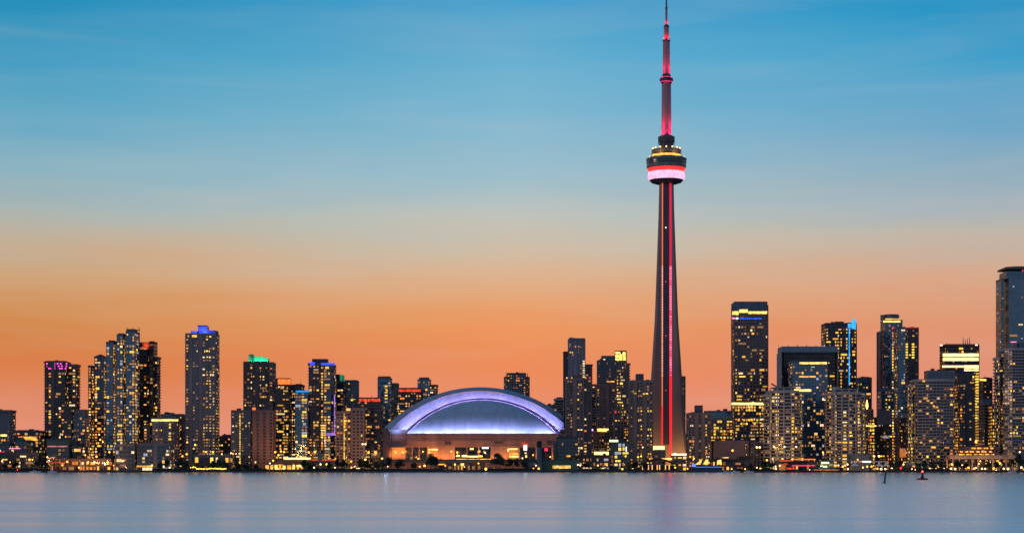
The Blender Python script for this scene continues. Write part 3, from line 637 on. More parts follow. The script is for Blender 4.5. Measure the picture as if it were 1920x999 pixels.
b = Bld('shed', 'small teal waterfront shed left of the grey silo tower', 'shed', 1780, 16)
b.blk(984, 1008, 864, 'teal', lit=0, strips=[(0, .98)]); b.done()
# ---- right of the needle tower
b = Bld('apartment_block', 'narrow grey block hugging the right side of the needle tower', 'building', 2330, 24)
b.blk(1272, 1285, 706, 'conc', lit=.5, plan='chamfer'); b.done()
b = Bld('apartment_block', 'dark apartment tower with box penthouse just right of the needle tower', 'building', 1890, 24)
b.blk(1287, 1333, 775, 'conc', frame=W_TAUPE, lit=1.2, strips=[(.32, .38), (.66, .74)], ph=(.34, .66, 759)); b.done()
b = Bld('office_block', 'broad mid rise office block with slate roof and yellow lit floors', 'building', 2010, 26)
b.blk(1326, 1374, 785, 'lit', frame=W_TAUPE, lit=1.0); b.blk(1324, 1372, 771, 'blue', dY=5, lit=0, bot=786); b.done()
b = Bld('low_building', 'blank pinkish low hall in front of the tall dark office tower', 'building', 1900, 30)
b.blk(1332, 1403, 827, 'pink', lit=0, strips=[(0, .97)]); b.blk(1400, 1432, 829, 'pink', dY=4, lit=.2); b.box('roof_plant', W_TAUPE, 1405, 1420, 826, 829, dY=8, d=8); b.done()
b = Bld('office_tower', 'tall dark gridded office tower with yellow lit band low on its face', 'skyscraper', 2150, 34)
b.blk(1371, 1440, 571, 'office', lit=.68, frame=W_TAUPE, litzone=lambda z: 1.3 if .3 < z < .93 else (1.4 if z < .3 else 0), cap=False)
b.box('roof', W_SLATE, 1371, 1439, 565, 571.2, dY=-.6, d=34); b.box('roof_corner', CRIMSON_GLOW, 1371, 1372.4, 564.2, 565.2, dY=-.5, d=1)
b.own('wall_panel', W_SLATE, 1371.5, 1439, 571, 582, dY=-.9, d=.5)
b.own('window_band', YELLOW_GLOW, 1373, 1385, 583.5, 590, dY=-.9, d=.4); b.own('window_band', YELLOW_GLOW, 1386, 1402, 580, 586, dY=-1, d=.4); b.own('window_band', YELLOW_GLOW, 1403, 1438, 583.5, 588, dY=-.9, d=.4)
b.own('sign_panel', PINK_GLOW, 1372.5, 1380, 595, 598, dY=-.7, d=.3); b.own('sign_panel', WHITE_GLOW, 1381, 1384, 595, 598, dY=-.7, d=.3); b.own('light_strip', GL('cobalt_glow', (.02, .1, .9), .9, vary=.4), 1386, 1428, 595.5, 598.5, dY=-.7, d=.3)
b.own('window_band', HOT_GLOW, 1372, 1437, 754.5, 758.5, dY=-.7, d=.3)
for k in range(13):
    for yy in (763, 768.5, 775, 787, 794):
        if b.rng.random() < (.75 if yy < 770 else .5): b.win(1375 + k * 5, yy, 3.2, 3.6, b.rng.choice(('yellow', 'amber')), dY=-.2)
b.done()
def slab_condo(label, x0, x1, top, fin, Y, steps):
    b = Bld('condo_tower', label, 'skyscraper', Y, 30)
    b.blk(x0 + 8, x1 - 8, top, 'white', plan='bow', lit=.8)
    b.blk(x0, x0 + 26, top + steps[0], 'white', dY=7, d=20, plan='round', lit=.7); b.blk(x1 - 24, x1, top + steps[1], 'white', dY=8, d=20, plan='round', lit=.7)
    for f in fin: b.own('fin', W_WHITE, f, f + 1.7, top - 5, 862, dY=-1.7 + 30 * .25 * (1 - math.sqrt(max(0, 1 - (1 - 2 * (f - x0 - 8) / (x1 - x0 - 16)) ** 2))), d=1.8)
    b.box('roof_crown', W_GREY, x0 + 20, x1 - 22, top - 5.5, top, dY=7, d=12); b.box('roof_ledge', W_WHITE, x0 + 14, x1 - 14, top - 7.5, top - 5.8, dY=5, d=16)
    return b
b = slab_condo('white balconied condo tower with curved front below the dark portal building', 1430, 1506, 733, (1443.5, 1457, 1469, 1483), 1850, (7, 2))
Yb = b.Y + 6; b.mb('roof_arm', W_GREY).tube((PX(1446, Yb), Yb, PZ(719, Yb)), (PX(1458, Yb), Yb, PZ(725.5, Yb)), .8); b.mast(1444, 742, 734, dY=9); b.done()
b = slab_condo('white balconied condo tower with curved front right of the blue glass slab', 1545, 1624, 736, (1565, 1578, 1591, 1604), 1855, (2, 5))
b.mb('roof_disc', W_WHITE).prism(make_plan('round', PX(1563, 1862), PX(1577, 1862), 1862, 1874), PZ(733, 1862), PZ(725, 1862)); b.mast(1589, 736, 722, dY=8); b.done()
PORTAL = wall_mat('blue_grey_stone', (0.17, 0.235, 0.27), vary=.1, rough=.5)
b = Bld('office_tower', 'dark portal framed office building with black recessed front', 'skyscraper', 2060, 34)
b.box('portal_frame', PORTAL, 1458, 1571, 649, 660, dY=-4, d=34); b.box('portal_frame', PORTAL, 1458, 1464.5, 660, 878, dY=-4, d=34); b.box('portal_frame', PORTAL, 1562, 1571, 660, 878, dY=-4, d=34)
b.blk(1463, 1566, 656, 'black', dY=1, d=26, lit=.9, litzone=lambda z: 0 if z > .9 else 1); 
for xx in (1459, 1478, 1495, 1512, 1530, 1548, 1568): b.mast(xx, 649, 646.5, dY=1, r=.5)
b.done()
b = Bld('office_tower', 'blue glass slab with lit top floor standing inside the dark portal frame', 'skyscraper', 1960, 28)
b.blk(1478, 1552, 677.5, 'blue', lit=.9, wcol=('amber', 'dim', 'dim', 'warm', 'pale')); b.own('window_band', YELLOW_GLOW, 1499, 1550, 678.8, 682, dY=-.5, d=.3); b.own('window_band', YELLOW_GLOW, 1489, 1521, 729.5, 733.5, dY=-.5, d=.3)
b.own('window_band', AMBER_GLOW, 1498, 1529, 704.5, 707, dY=-.5, d=.3); b.own('sign_panel', RED_GLOW, 1541, 1549, 737, 740, dY=-1, d=.3); b.own('sign_panel', WHITE_GLOW, 1546, 1552, 747, 750, dY=-1, d=.3); b.done()
b = Bld('office_tower', 'yellow lit office tower with electric blue edge strip and blue roof fin', 'skyscraper', 2230, 32)
b.blk(1540, 1606, 606.5, 'office', lit=3.4, wcol=('yellow', 'yellow', 'amber', 'amber', 'warm'), litzone=lambda z: 0 if z > .955 else 1); b.box('roof_plant', W_DARK, 1563, 1582, 602.5, 606, dY=5, d=14)
b.own('light_strip', GL('electric_blue_glow', (0.04, .42, 1.0), 1.2, vary=.25), 1591.6, 1593.4, 606, 722, dY=-.8, d=.5)
Yf = b.Y - 1; m_ = MB(); q = [(PX(x, Yf), PZ(y, Yf)) for x, y in ((1597, 616), (1605, 617), (1605.5, 602), (1600.5, 596), (1597, 603))]; nq = 5
m_.v = [(x, Yf, z) for x, z in q] + [(x, Yf + 5, z) for x, z in q]; m_.f = [tuple(range(nq)), tuple(range(nq, 2 * nq))[::-1]] + [(i, nq + i, nq + (i + 1) % nq, (i + 1) % nq) for i in range(nq)]; m_.mi = [0] * 7
b.extra.append(('roof_fin', MATS['electric_blue_glow'], m_)); b.own('roof_fin', MATS['electric_blue_glow'], 1590, 1597, 606.5, 614, dY=-1, d=3); b.done()
b = Bld('office_block', 'dark flat topped block right of the electric blue striped tower', 'building', 2200, 26)
b.blk(1604, 1634, 709, 'office', frame=W_SLATE, lit=1.0, wcol=('amber', 'dim', 'yellow')); b.box('roof', W_SLATE, 1604, 1635, 707, 716, dY=-.8, d=26); b.done()
b = Bld('low_building', 'lit stone building with flame shaped bright sign above it', 'building', 2000, 24)
b.blk(1620, 1637, 768, 'pink', lit=1.2); b.blk(1622, 1645, 783, 'lit', frame=W_PINK, dY=-4, lit=.8); Yf = b.Y - 2
m_ = MB(); m_.lathe([(.3, PZ(767, Yf)), (1.5, PZ(762, Yf)), (1.1, PZ(756, Yf)), (.2, PZ(749, Yf))], PX(1625.5, Yf), Yf, 8); b.extra.append(('flame_sign', GL('flame_glow', (1, .45, .1), 4), m_))
b.own('window_band', YELLOW_GLOW, 1624, 1643, 797, 799, dY=-4.6, d=.3); b.done()
b = Bld('office_tower', 'tall glass tower with round lit cap and pale vertical left edge', 'skyscraper', 2180, 28)
b.blk(1651, 1692, 601, 'blue', lit=.35); b.blk(1646, 1653, 622, 'pink', dY=5, d=20, lit=0, frame=W_PINK); Yg = b.Y + 3  # pink left block puts the sky's reflection in glass into wall colour
m_ = MB(); rr = (PX(1688, Yg) - PX(1658, Yg)) / 2; m_.lathe([(rr, PZ(601, Yg)), (rr, PZ(590, Yg)), (rr * .9, PZ(588.5, Yg))], PX(1674, Yg), Yg + rr, 24); b.extra.append(('drum', W_SLATE, m_))
b.own('window_band', YELLOW_GLOW, 1656, 1688, 601, 604, dY=-.6, d=.3); b.own('window_band', AMBER_GLOW, 1660, 1686, 597, 599, dY=2.4, d=.5); b.own('roof_post', W_PINK, 1652, 1657, 590, 601, dY=4, d=4)
b.own('beacon', CRIMSON_GLOW, 1673, 1676.5, 613, 616.5, dY=-1, d=.8); b.done()
b = Bld('condo_tower', 'deep blue glass tower with a line of warm lights down its left edge', 'skyscraper', 2040, 26)
b.blk(1675, 1698, 614, 'blue', lit=.5, frame=MATS['slate_blue_cladding'])
for k in range(40):
    yy = 624 + k * 5.4
    if b.rng.random() < .8: b.win(1674, yy, 2.4, 3.2, b.rng.choice(('amber', 'yellow', 'warm', 'orange')), dY=-.6)
b.done()
b = Bld('condo_tower', 'brownish condo tower with red roof edge right of the deep blue glass tower', 'skyscraper', 2090, 26)
b.blk(1694, 1722, 615, 'conc', frame=W_DARK, lit=.8); b.own('light_strip', GL('dim_red_glow', (1, .05, .05), .5), 1699, 1722, 613, 614.6, dY=-.8, d=.5)
for k in range(12): b.win(1700 + (k % 2) * 12, 645 + (k // 2) * 5, 4.5, 2.8, 'yellow', dY=-.3)
b.done()
b = Bld('office_block', 'squat grey office block in front of the round capped tower', 'building', 1990, 24)
b.blk(1645, 1676, 730, 'office', frame=W_SLATE, lit=1.2, litzone=lambda z: 1.4 if z > .5 else .5); b.own('wall_panel', W_TAUPE, 1646, 1675, 768, 796, dY=-.6, d=.3); b.done()
b = Bld('low_building', 'dark waterfront building with orange lit lower windows right of the white tents', 'building', 1870, 24)
b.blk(1640, 1680, 800, 'brick', frame=W_BLACK, lit=1.2, plan='skewl', litzone=lambda z: 2 if z < .35 else .3); b.box('roof_plant', W_BLACK, 1655, 1668, 795, 800, dY=8, d=8)
b.own('mural', GL('dim_white_glow', (.8, .75, .7), .3, vary=.8, cell=1.2), 1655, 1668, 816, 821, dY=3, d=.3)
for k in range(17): b.win(1674.3, 770 + k * 5.4, 2.4, 3.0, b.rng.choice(('amber', 'yellow', 'warm', 'orange')), dY=-.8)
b.done()
b = Bld('low_building', 'narrow brown block behind the left edge of the curved balconied condo', 'building', 1930, 22)
b.blk(1678, 1706, 784, 'pink', frame=W_BROWN, lit=.7, plan='skewr'); b.own('wall_panel', GL('orange_facade_glow', (1, .3, .08), .45, vary=.3), 1687, 1699, 840, 857, dY=-1, d=.3); b.done()  # panel's emission stands in for orange light on the facade
b = Bld('condo_tower', 'wide curved condo tower with close stacked balcony lines', 'skyscraper', 1860, 30)
b.blk(1708, 1792, 712, 'balc', plan='bow', lit=.42, frame=W_WHITE); b.blk(1700, 1712, 722, 'white', dY=10, d=18, lit=1.0, plan='round'); b.blk(1733, 1790, 696, 'glass', dY=9, d=16, bot=713, lit=0, frame=W_GREY)
for xx, yy, w in ((1740, 751, 5), (1747, 755, 4), (1751, 761, 4), (1757, 763, 4), (1732, 714, 5), (1745, 826, 6), (1750, 838, 8), (1727, 829, 4)): b.win(xx, yy, w, 3, 'amber', dY=-1.2)
b.done()
b = Bld('apartment_block', 'dark slab standing between the curved condo and the glowing banded tower', 'building', 1905, 26)
b.blk(1788, 1828, 701, 'bdark', lit=1.1, strips=[(.4, .46)]); b.done()
b = Bld('office_tower', 'black office tower with broad glowing yellow floor bands and roof aerials', 'skyscraper', 2080, 30)
b.blk(1762, 1836, 648, 'black', lit=.3); b.box('roof', W_BROWN, 1762, 1836, 644.5, 648.4, dY=-.8, d=30)
for y0, y1 in ((662.5, 668.5), (671, 676)): b.own('window_band', HOT_GLOW, 1768, 1835, y0, y1, dY=-.5, d=.3)
b.own('window_band', HOT_GLOW, 1767, 1808, 685, 688.5, dY=-.5, d=.3); b.own('window_band', HOT_GLOW, 1808, 1835, 684.5, 690, dY=-.5, d=.3); b.own('window_band', HOT_GLOW, 1808, 1835, 692, 695, dY=-.5, d=.3)
for k in range(30): b.win(1830.5, 700 + k * 5.2, 9, 3.1, 'yellow' if k < 18 else 'amber', dY=-.5)
for xx, t_ in ((1806, 632), (1810, 636), (1814, 634), (1818, 632)): b.mast(xx, 645, t_, dY=10, r=.5)
b.own('roof_lamp', WHITE_GLOW, 1763, 1767, 646, 648, dY=-1.2, d=.5); b.own('roof_lamp', WHITE_GLOW, 1829, 1833, 645.5, 647.5, dY=-1.2, d=.5); b.done()
b = Bld('office_block', 'dark block with thin yellow roof light right of the glowing banded tower', 'building', 2150, 24)
b.blk(1835, 1860, 709, 'brick', frame=W_BROWN, lit=.6); b.own('window_band', YELLOW_GLOW, 1837, 1849, 710.5, 713.5, dY=-.7, d=.3); b.done()
b = Bld('office_block', 'ribbed grey block with golden lit right bay below the dark block', 'building', 1960, 26)
b.blk(1835, 1853, 756, 'white', frame=W_GREY, lit=.2); b.blk(1850, 1864, 758, 'lit', dY=-1, lit=1.2, wcol=('amber', 'orange', 'yellow')); b.box('roof', W_SLATE, 1837, 1859, 748, 757, dY=4, d=14); b.done()
b = Bld('condo_tower', 'very tall glass tower with curved brown visor roof at the right edge', 'skyscraper', 2060, 34)
b.blk(1877, 1946, 512, 'blue', frame=W_WHITE, lit=.12); b.blk(1870, 1880, 524, 'blue', dY=6, d=22, frame=W_GREY, lit=.3, wcol=('dim', 'pale'))
b.blk(1874, 1946, 508, 'blue', dY=-1, d=30, bot=522, lit=0, cap=False, frame=W_SLATE); Yv = b.Y - 3
m_ = MB(); pl = [(PX(1886 + 76 * k / 8, Yv), PZ(501.5 - 2.5 * math.sin(math.pi * min(1, .15 + k / 8)), Yv)) for k in range(9)]; pl2 = [(x, PZ(504, Yv)) for x, z in pl]
m_.v = [(x, Yv, z) for x, z in pl] + [(x, Yv, z) for x, z in pl2] + [(x, Yv + 36, z) for x, z in pl] + [(x, Yv + 36, z) for x, z in pl2]
for i in range(8): m_.f += [(9 + i, 10 + i, i + 1, i), (i, i + 1, 19 + i, 18 + i), (27 + i, 28 + i, 10 + i, 9 + i), (18 + i, 19 + i, 28 + i, 27 + i)]
m_.f += [(0, 18, 27, 9), (8, 17, 35, 26)]; m_.mi = [0] * len(m_.f); b.extra.append(('visor_roof', W_BROWN, m_)); b.own('beacon', CRIMSON_GLOW, 1917, 1919, 506, 508.5, dY=-2.5, d=.6); b.done()
b = Bld('condo_tower', 'balconied stepped condo tower in front of the very tall visor roofed tower', 'skyscraper', 1870, 28)
b.blk(1873, 1945, 654, 'balc', frame=W_WHITE, lit=.45, plan='chamfer'); b.blk(1862, 1876, 671, 'white', dY=9, d=18, lit=.4, plan='round'); b.box('roof_plant', W_PINK, 1896, 1907, 641, 654, dY=6, d=8); b.box('roof_plant', W_SLATE, 1907, 1930, 642, 654, dY=6, d=8); b.own('beacon', PINK_GLOW, 1896, 1906, 640, 641.4, dY=5, d=2); b.done()
b = Bld('low_building', 'low terraced restaurant building with rows of orange lamps at right', 'building', 1820, 22)
b.blk(1797, 1872, 839, 'brick', lit=1.0, wcol=('orange', 'amber'))
for y0, x0, x1 in ((839.5, 1822, 1866), (846, 1800, 1860), (851.5, 1798, 1864)):
    x = x0
    while x < x1:
        w = rng.uniform(5, 11); b.own('light_strip', AMBER_GLOW, x, min(x1, x + w), y0 - 1, y0 + 1.6, dY=-1.6, d=.4); x += w + rng.uniform(3, 6)
b.done()
b = Bld('colonnade_building', 'long pinkish pavilion with dark openings facing the quay at right', 'building', 1775, 16)
b.blk(1774, 1908, 854, 'pink', bot=860, lit=0, strips=[(0, .99)]); b.blk(1776, 1906, 858, 'black', dY=3, d=12, lit=1.8, wcol=('orange', 'amber', 'dim'))
for xx in (1775, 1786, 1798, 1811, 1822, 1833, 1848, 1861, 1873, 1886, 1897, 1906): b.own('column', W_PINK, xx, xx + 1.6, 859, 881, dY=.5, d=.9)
b.done()
# low waterfront buildings
b = Bld('colonnade_building', 'orange lit colonnade with red beams below the dark teal podium', 'building', 1785, 16)
b.blk(94, 214, 861, 'lit', frame=W_BROWN, lit=.55, wcol=('orange', 'amber', 'dim', 'orange'))
for xx in (96, 104, 112, 120, 128): b.own('column', W_PINK, xx, xx + 1.2, 859, 880, dY=-2, d=.8)
b.own('beam', GL('red_beam_glow', (1, .1, .03), .5), 92, 130, 866, 867.6, dY=-2.4, d=.3); b.done()
b = Bld('pavilion', 'orange glowing arcade with a yellow strip lamp roof left of centre', 'building', 1790, 18)
b.blk(498, 586, 865, 'brick', frame=W_BROWN, lit=1.6, wcol=('orange', 'amber', 'yellow')); b.own('light_strip', HOT_GLOW, 532, 582, 857.5, 860.5, dY=-.6, d=.4); b.box('roof_slab', W_BROWN, 520, 584, 860.6, 865, dY=1, d=12)
x = 498
while x < 568:
    w = rng.uniform(3, 8); b.own('light_panel', rng.choice((AMBER_GLOW, YELLOW_GLOW, AMBER_GLOW)), x, x + w, 872 + rng.uniform(-2, 1), 879, dY=-.9, d=.3); x += w + rng.uniform(2, 4)
b.own('light_panel', YELLOW_GLOW, 556, 566, 871, 875, dY=-.9, d=.3); b.done()
b = Bld('low_building', 'low reddish pavilion with long red lit eave right of the orange arcade', 'building', 1795, 16)
b.blk(584, 634, 866, 'brick', lit=1.4, wcol=('amber', 'yellow', 'warm')); b.own('light_strip', GL('ember_glow', (1, .14, .02), .6, vary=.3), 584, 631, 860, 863, dY=-.7, d=.4); b.box('roof_slab', W_DARK, 584, 632, 863.2, 866.2, dY=-.6, d=14); b.done()
b = Bld('silo', 'small round dark blue turret with domed top on the waterfront', 'silo', 1782, 8)
Ys = 1782; m_ = MB(); rr = 2.2; m_.lathe([(rr * .6, GZ), (rr * .6, PZ(862, Ys)), (rr * .9, PZ(861, Ys)), (rr, PZ(856, Ys))], PX(600, Ys), Ys, 14); b.extra.append(('shaft', W_SLATE, m_)); b.pxs += [598, 602]
m_ = MB(); m_.lathe([(rr * 1.15, PZ(856, Ys)), (rr * 1.1, PZ(852, Ys)), (rr * .7, PZ(849, Ys)), (.2, PZ(847, Ys))], PX(600, Ys), Ys, 14); b.extra.append(('dome', W_SLATE, m_)); b.done()
b = Bld('silo', 'slender grey concrete silo tower with wider dark head below the stadium', 'silo', 1770, 8)
Ys = 1770; m_ = MB(); m_.lathe([(2.5, GZ), (2.2, PZ(838, Ys))], PX(1011, Ys), Ys, 14); b.extra.append(('shaft', W_SLATE, m_)); b.pxs += [1007, 1015]
m_ = MB(); m_.lathe([(2.4, PZ(838, Ys)), (2.6, PZ(836, Ys)), (2.6, PZ(829, Ys)), (1.8, PZ(826, Ys))], PX(1011, Ys), Ys, 14); b.extra.append(('head', W_BLACK, m_)); b.done()
b = Bld('viaduct', 'dark elevated road deck on columns before the stadium, lit beneath', 'viaduct', 1800, 14)
b.box('deck', W_DARK, 716, 1002, 862.5, 866.5, dY=0, d=12); b.box('deck_rail', W_BLACK, 716, 1002, 860.8, 862.6, dY=0, d=.4)
for xx in range(722, 1000, 14): b.own('column', W_TAUPE, xx, xx + 1.6, 866, 881, dY=2, d=1.2)
b.done()
b = Bld('market_hall', 'amber lit glass market hall tucked under the elevated road', 'building', 1808, 10)
b.blk(818, 908, 868, 'lit', lit=.9, frame=W_BROWN, wcol=('amber', 'orange', 'dim')); b.own('light_panel', YELLOW_GLOW, 862, 870, 868.5, 873, dY=-.8, d=.3); b.own('light_panel', AMBER_GLOW, 822, 836, 869, 871, dY=-.8, d=.3); b.done()
b = Bld('pavilion', 'dark curved roof pavilion with glowing columns at the foot of the needle tower', 'building', 1775, 16)
Yp = 1775; m_ = MB(); arc = [(PX(1196 + 76 * k / 10, Yp), PZ(873 - 11 * math.sin(math.pi * k / 10), Yp)) for k in range(11)]
for i in range(10):
    (x0, z0), (x1, z1) = arc[i], arc[i + 1]; k0 = len(m_.v)
    m_.v += [(x0, Yp, z0), (x1, Yp, z1), (x1, Yp, z1 + 1.6), (x0, Yp, z0 + 1.6), (x0, Yp + 14, z0), (x1, Yp + 14, z1), (x1, Yp + 14, z1 + 1.6), (x0, Yp + 14, z0 + 1.6)]
    for f_ in ((0, 1, 2, 3), (3, 2, 6, 7), (5, 4, 7, 6), (4, 5, 1, 0)): m_.f.append(tuple(k0 + j for j in f_)); m_.mi.append(0)
b.extra.append(('roof', W_BLACK, m_)); b.pxs += [1196, 1272]
b.box('wall', W_BLACK, 1200, 1268, 872, 882, dY=8, d=4)
for xx in (1204, 1215, 1222, 1231.5, 1236, 1247, 1254): b.own('lit_column', GL('column_glow', (1, .5, .16), 1.3), xx, xx + 1.8, 871, 880, dY=2, d=.9)
b.done()
b = Bld('parking_deck', 'three level brightly lit yellow deck right of the needle tower base', 'building', 1830, 20)
b.blk(1258, 1288, 852, 'park', lit=1.5); b.own('window_band', HOT_GLOW, 1259, 1287, 850, 853, dY=-.8, d=.3); b.own('lamp', GL('cool_lamp_glow', (.8, .95, 1), 5), 1264, 1267, 849, 852, dY=-1.2, d=.5); b.done()
b = Bld('kiosk', 'small building with glowing yellow sign box at the left foot of the needle tower', 'building', 1835, 14)
b.blk(1225, 1247, 844, 'conc', lit=.3); b.own('sign_panel', HOT_GLOW, 1225, 1246, 835.5, 843, dY=1, d=2); b.own('window_band', YELLOW_GLOW, 1241, 1260, 858.5, 861.5, dY=-.9, d=.3); b.own('window_band', AMBER_GLOW, 1217, 1224, 858.5, 861.5, dY=-.9, d=.3); b.done()
b = Bld('low_building', 'black flat roofed waterfront hall in front of the pinkish hall', 'building', 1780, 16)
b.blk(1332, 1413, 862, 'black', lit=1.2, wcol=('dim', 'amber')); b.box('roof_slab', W_BLACK, 1385, 1410, 855, 862, dY=3, d=10); b.own('light_strip', GL('small_amber_glow', (1, .5, .1), 1.2, vary=.9, cell=1.4), 1354, 1366, 856.5, 858, dY=0, d=.4); b.done()
b = Bld('pavilion', 'red lit waterfront pavilion below the left white condo tower', 'building', 1772, 16)  # made-up pavilion; its red strips stand in for light trails
b.blk(1452, 1532, 866, 'black', lit=1.5, wcol=('orange', 'amber')); b.own('light_strip', ORANGE_GLOW, 1489, 1529, 859.5, 861.5, dY=2, d=.4); b.own('light_strip', CRIMSON_GLOW, 1485, 1528, 871.3, 873.2, dY=-.8, d=.4)
b.own('light_strip', RED_GLOW, 1462, 1488, 862.5, 864.3, dY=-.8, d=.4); b.own('light_panel', RED_GLOW, 1475, 1490, 876, 879.5, dY=-.8, d=.4); b.own('light_panel', RED_GLOW, 1470, 1477, 868, 871, dY=-.8, d=.4); b.own('post', W_WHITE, 1450, 1451.5, 858, 880, dY=-1, d=.7); b.done()
b = Bld('kiosk', 'small kiosk with pale green lit sign between the red pavilion and white tents', 'building', 1768, 10)
b.blk(1534, 1562, 865, 'teal', lit=.8); b.own('sign_panel', PGREEN_GLOW, 1540, 1554.5, 865.5, 868.6, dY=-.6, d=.3); b.done()
b = Bld('low_building', 'dark slate roofed hall behind the white tents', 'building', 1800, 18)
b.blk(1588, 1636, 853, 'black', frame=W_SLATE, lit=.1, strips=[(0, .98)], plan='rect'); b.done()
b = Bld('low_building', 'small dark shed with pale roof beside the red lights at right', 'building', 1775, 14)
b.blk(1696, 1728, 868, 'black', frame=W_SLATE, lit=1.0); b.box('roof_slab', W_SLATE, 1700, 1724, 866.5, 870, dY=-1, d=12); b.own('window_band', AMBER_GLOW, 1711, 1722, 872, 875, dY=-.7, d=.3); b.done()
# filler city behind the towers
FILL = [(60, 120, 838, 'between the left terraces and the magenta crowned tower'), (140, 235, 842, 'behind the stepped blue glass towers'), (228, 300, 826, 'behind the white lined low building'), (405, 470, 836, 'behind the bright yellow deck'),
        (500, 640, 838, 'behind the orange arcade'), (640, 712, 822, 'left of the stadium wall'), (1050, 1130, 806, 'behind the teal shed'), (1115, 1215, 836, 'behind the teal sign building'), (1325, 1440, 836, 'behind the pinkish hall'),
        (1485, 1575, 830, 'behind the red lit pavilion'), (1600, 1680, 842, 'behind the white tents'), (1670, 1730, 838, 'left of the curved condo'), (1770, 1900, 834, 'behind the terraced restaurant'), (296, 372, 834, 'behind the shoreline trees left of the blue roofed tower')]
for i, (x0, x1, t_, where) in enumerate(FILL):
    b = Bld('city_block', 'low dark city block ' + where, 'building', 2080 + 12 * (i % 5) if not 1200 < x0 < 1330 else 2350, 30, group='low city blocks behind the waterfront')
    mid = x0 + (x1 - x0) * (.4 + .2 * b.rng.random()); b.blk(x0, mid, t_, b.rng.choice(('conc', 'brick', 'bdark')), lit=1.4); b.blk(mid - 1, x1, t_ + b.rng.uniform(4, 10), b.rng.choice(('grey', 'brick', 'conc')), dY=5, lit=1.4); b.done()

# ------------------------------------------------------------------ stadium with the white arched roof
SY = 2060.0
st = root('stadium', (PX(890, SY), SY, GZ), 'domed stadium with white arched roof lit violet and brown concrete walls', 'stadium')
ROOF_W = wall_mat('white_roof_membrane', (0.62, 0.62, 0.66), rough=0.55, vary=0.05, scale=.06)
def panel_mat(name, rgb, w, rough):
    m, t, p = base_mat(name); c = t.nodes.new('ShaderNodeTexCoord'); sn = t.nodes.new('ShaderNodeVectorMath'); sn.operation = 'SNAP'; sn.inputs[1].default_value = (w, w * 3, 400)
    t.links.new(c.outputs['Object'], sn.inputs[0]); wn = t.nodes.new('ShaderNodeTexWhiteNoise'); t.links.new(sn.outputs[0], wn.inputs['Vector'])
    n1 = t.nodes.new('ShaderNodeTexNoise'); n1.inputs['Scale'].default_value = .12; n1.inputs['Detail'].default_value = 6; t.links.new(c.outputs['Object'], n1.inputs['Vector'])
    v = math_node(t, 'ADD', math_node(t, 'MULTIPLY', wn.outputs['Value'], .4), math_node(t, 'MULTIPLY', n1.outputs['Fac'], .6))
    t.links.new(ramp_node(t, v, [(.15, tuple(x * .84 for x in rgb) + (1,)), (.8, tuple(x * 1.1 for x in rgb) + (1,))]), p.inputs['Base Color']); p.inputs['Roughness'].default_value = rough
    MATS[name] = m; return m
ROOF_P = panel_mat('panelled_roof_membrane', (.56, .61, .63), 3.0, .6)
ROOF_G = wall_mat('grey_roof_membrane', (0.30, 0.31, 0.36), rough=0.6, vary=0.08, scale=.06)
CONC = wall_mat('stadium_concrete', (0.38, 0.22, 0.175), vary=.2)
def circ(l, a, r, Y, n=48):
    """arc through three photo points, at distance Y"""
    (x1, y1), (x2, y2), (x3, y3) = [(PX(x, Y), PZ(y, Y)) for x, y in (l, a, r)]
    A = x1 * (y2 - y3) - y1 * (x2 - x3) + x2 * y3 - x3 * y2
    Bq = (x1 * x1 + y1 * y1) * (y3 - y2) + (x2 * x2 + y2 * y2) * (y1 - y3) + (x3 * x3 + y3 * y3) * (y2 - y1)
    Cq = (x1 * x1 + y1 * y1) * (x2 - x3) + (x2 * x2 + y2 * y2) * (x3 - x1) + (x3 * x3 + y3 * y3) * (x1 - x2)
    cx, cy = -Bq / (2 * A), -Cq / (2 * A); r_ = math.hypot(x1 - cx, y1 - cy)
    a1 = math.atan2(y1 - cy, x1 - cx); a3 = math.atan2(y3 - cy, x3 - cx)
    return [(cx + r_ * math.cos(a1 + (a3 - a1) * k / n), Y, cy + r_ * math.sin(a1 + (a3 - a1) * k / n)) for k in range(n + 1)]
def ribbon(mb, *rows):
    b0 = len(mb.v); n = len(rows[0])
    for r_ in rows: mb.v += r_
    for i in range(len(rows) - 1):
        for k in range(n - 1):
            mb.f.append((b0 + i * n + k, b0 + i * n + k + 1, b0 + (i + 1) * n + k + 1, b0 + (i + 1) * n + k)); mb.mi.append(0)
YA = SY + 62
a_in = circ((757, 812.5), (903, 746), (1052, 812.5), YA); a_back = circ((757, 812.5), (903, 746), (1052, 812.5), YA + 6)
a_out = circ((731, 806), (904, 733), (1070, 806), YA + 3); b_out = circ((719, 803), (905, 725.5), (1084, 806), YA + 44); b_end = circ((722, 806), (905, 728), (1084, 806), YA + 110)
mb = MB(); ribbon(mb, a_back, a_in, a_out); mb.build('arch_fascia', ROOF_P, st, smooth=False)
mb = MB(); ribbon(mb, [(x, y + .1, z + .3) for x, y, z in a_out], b_out, b_end); mb.build('vault_roof', ROOF_G, st, smooth=True)
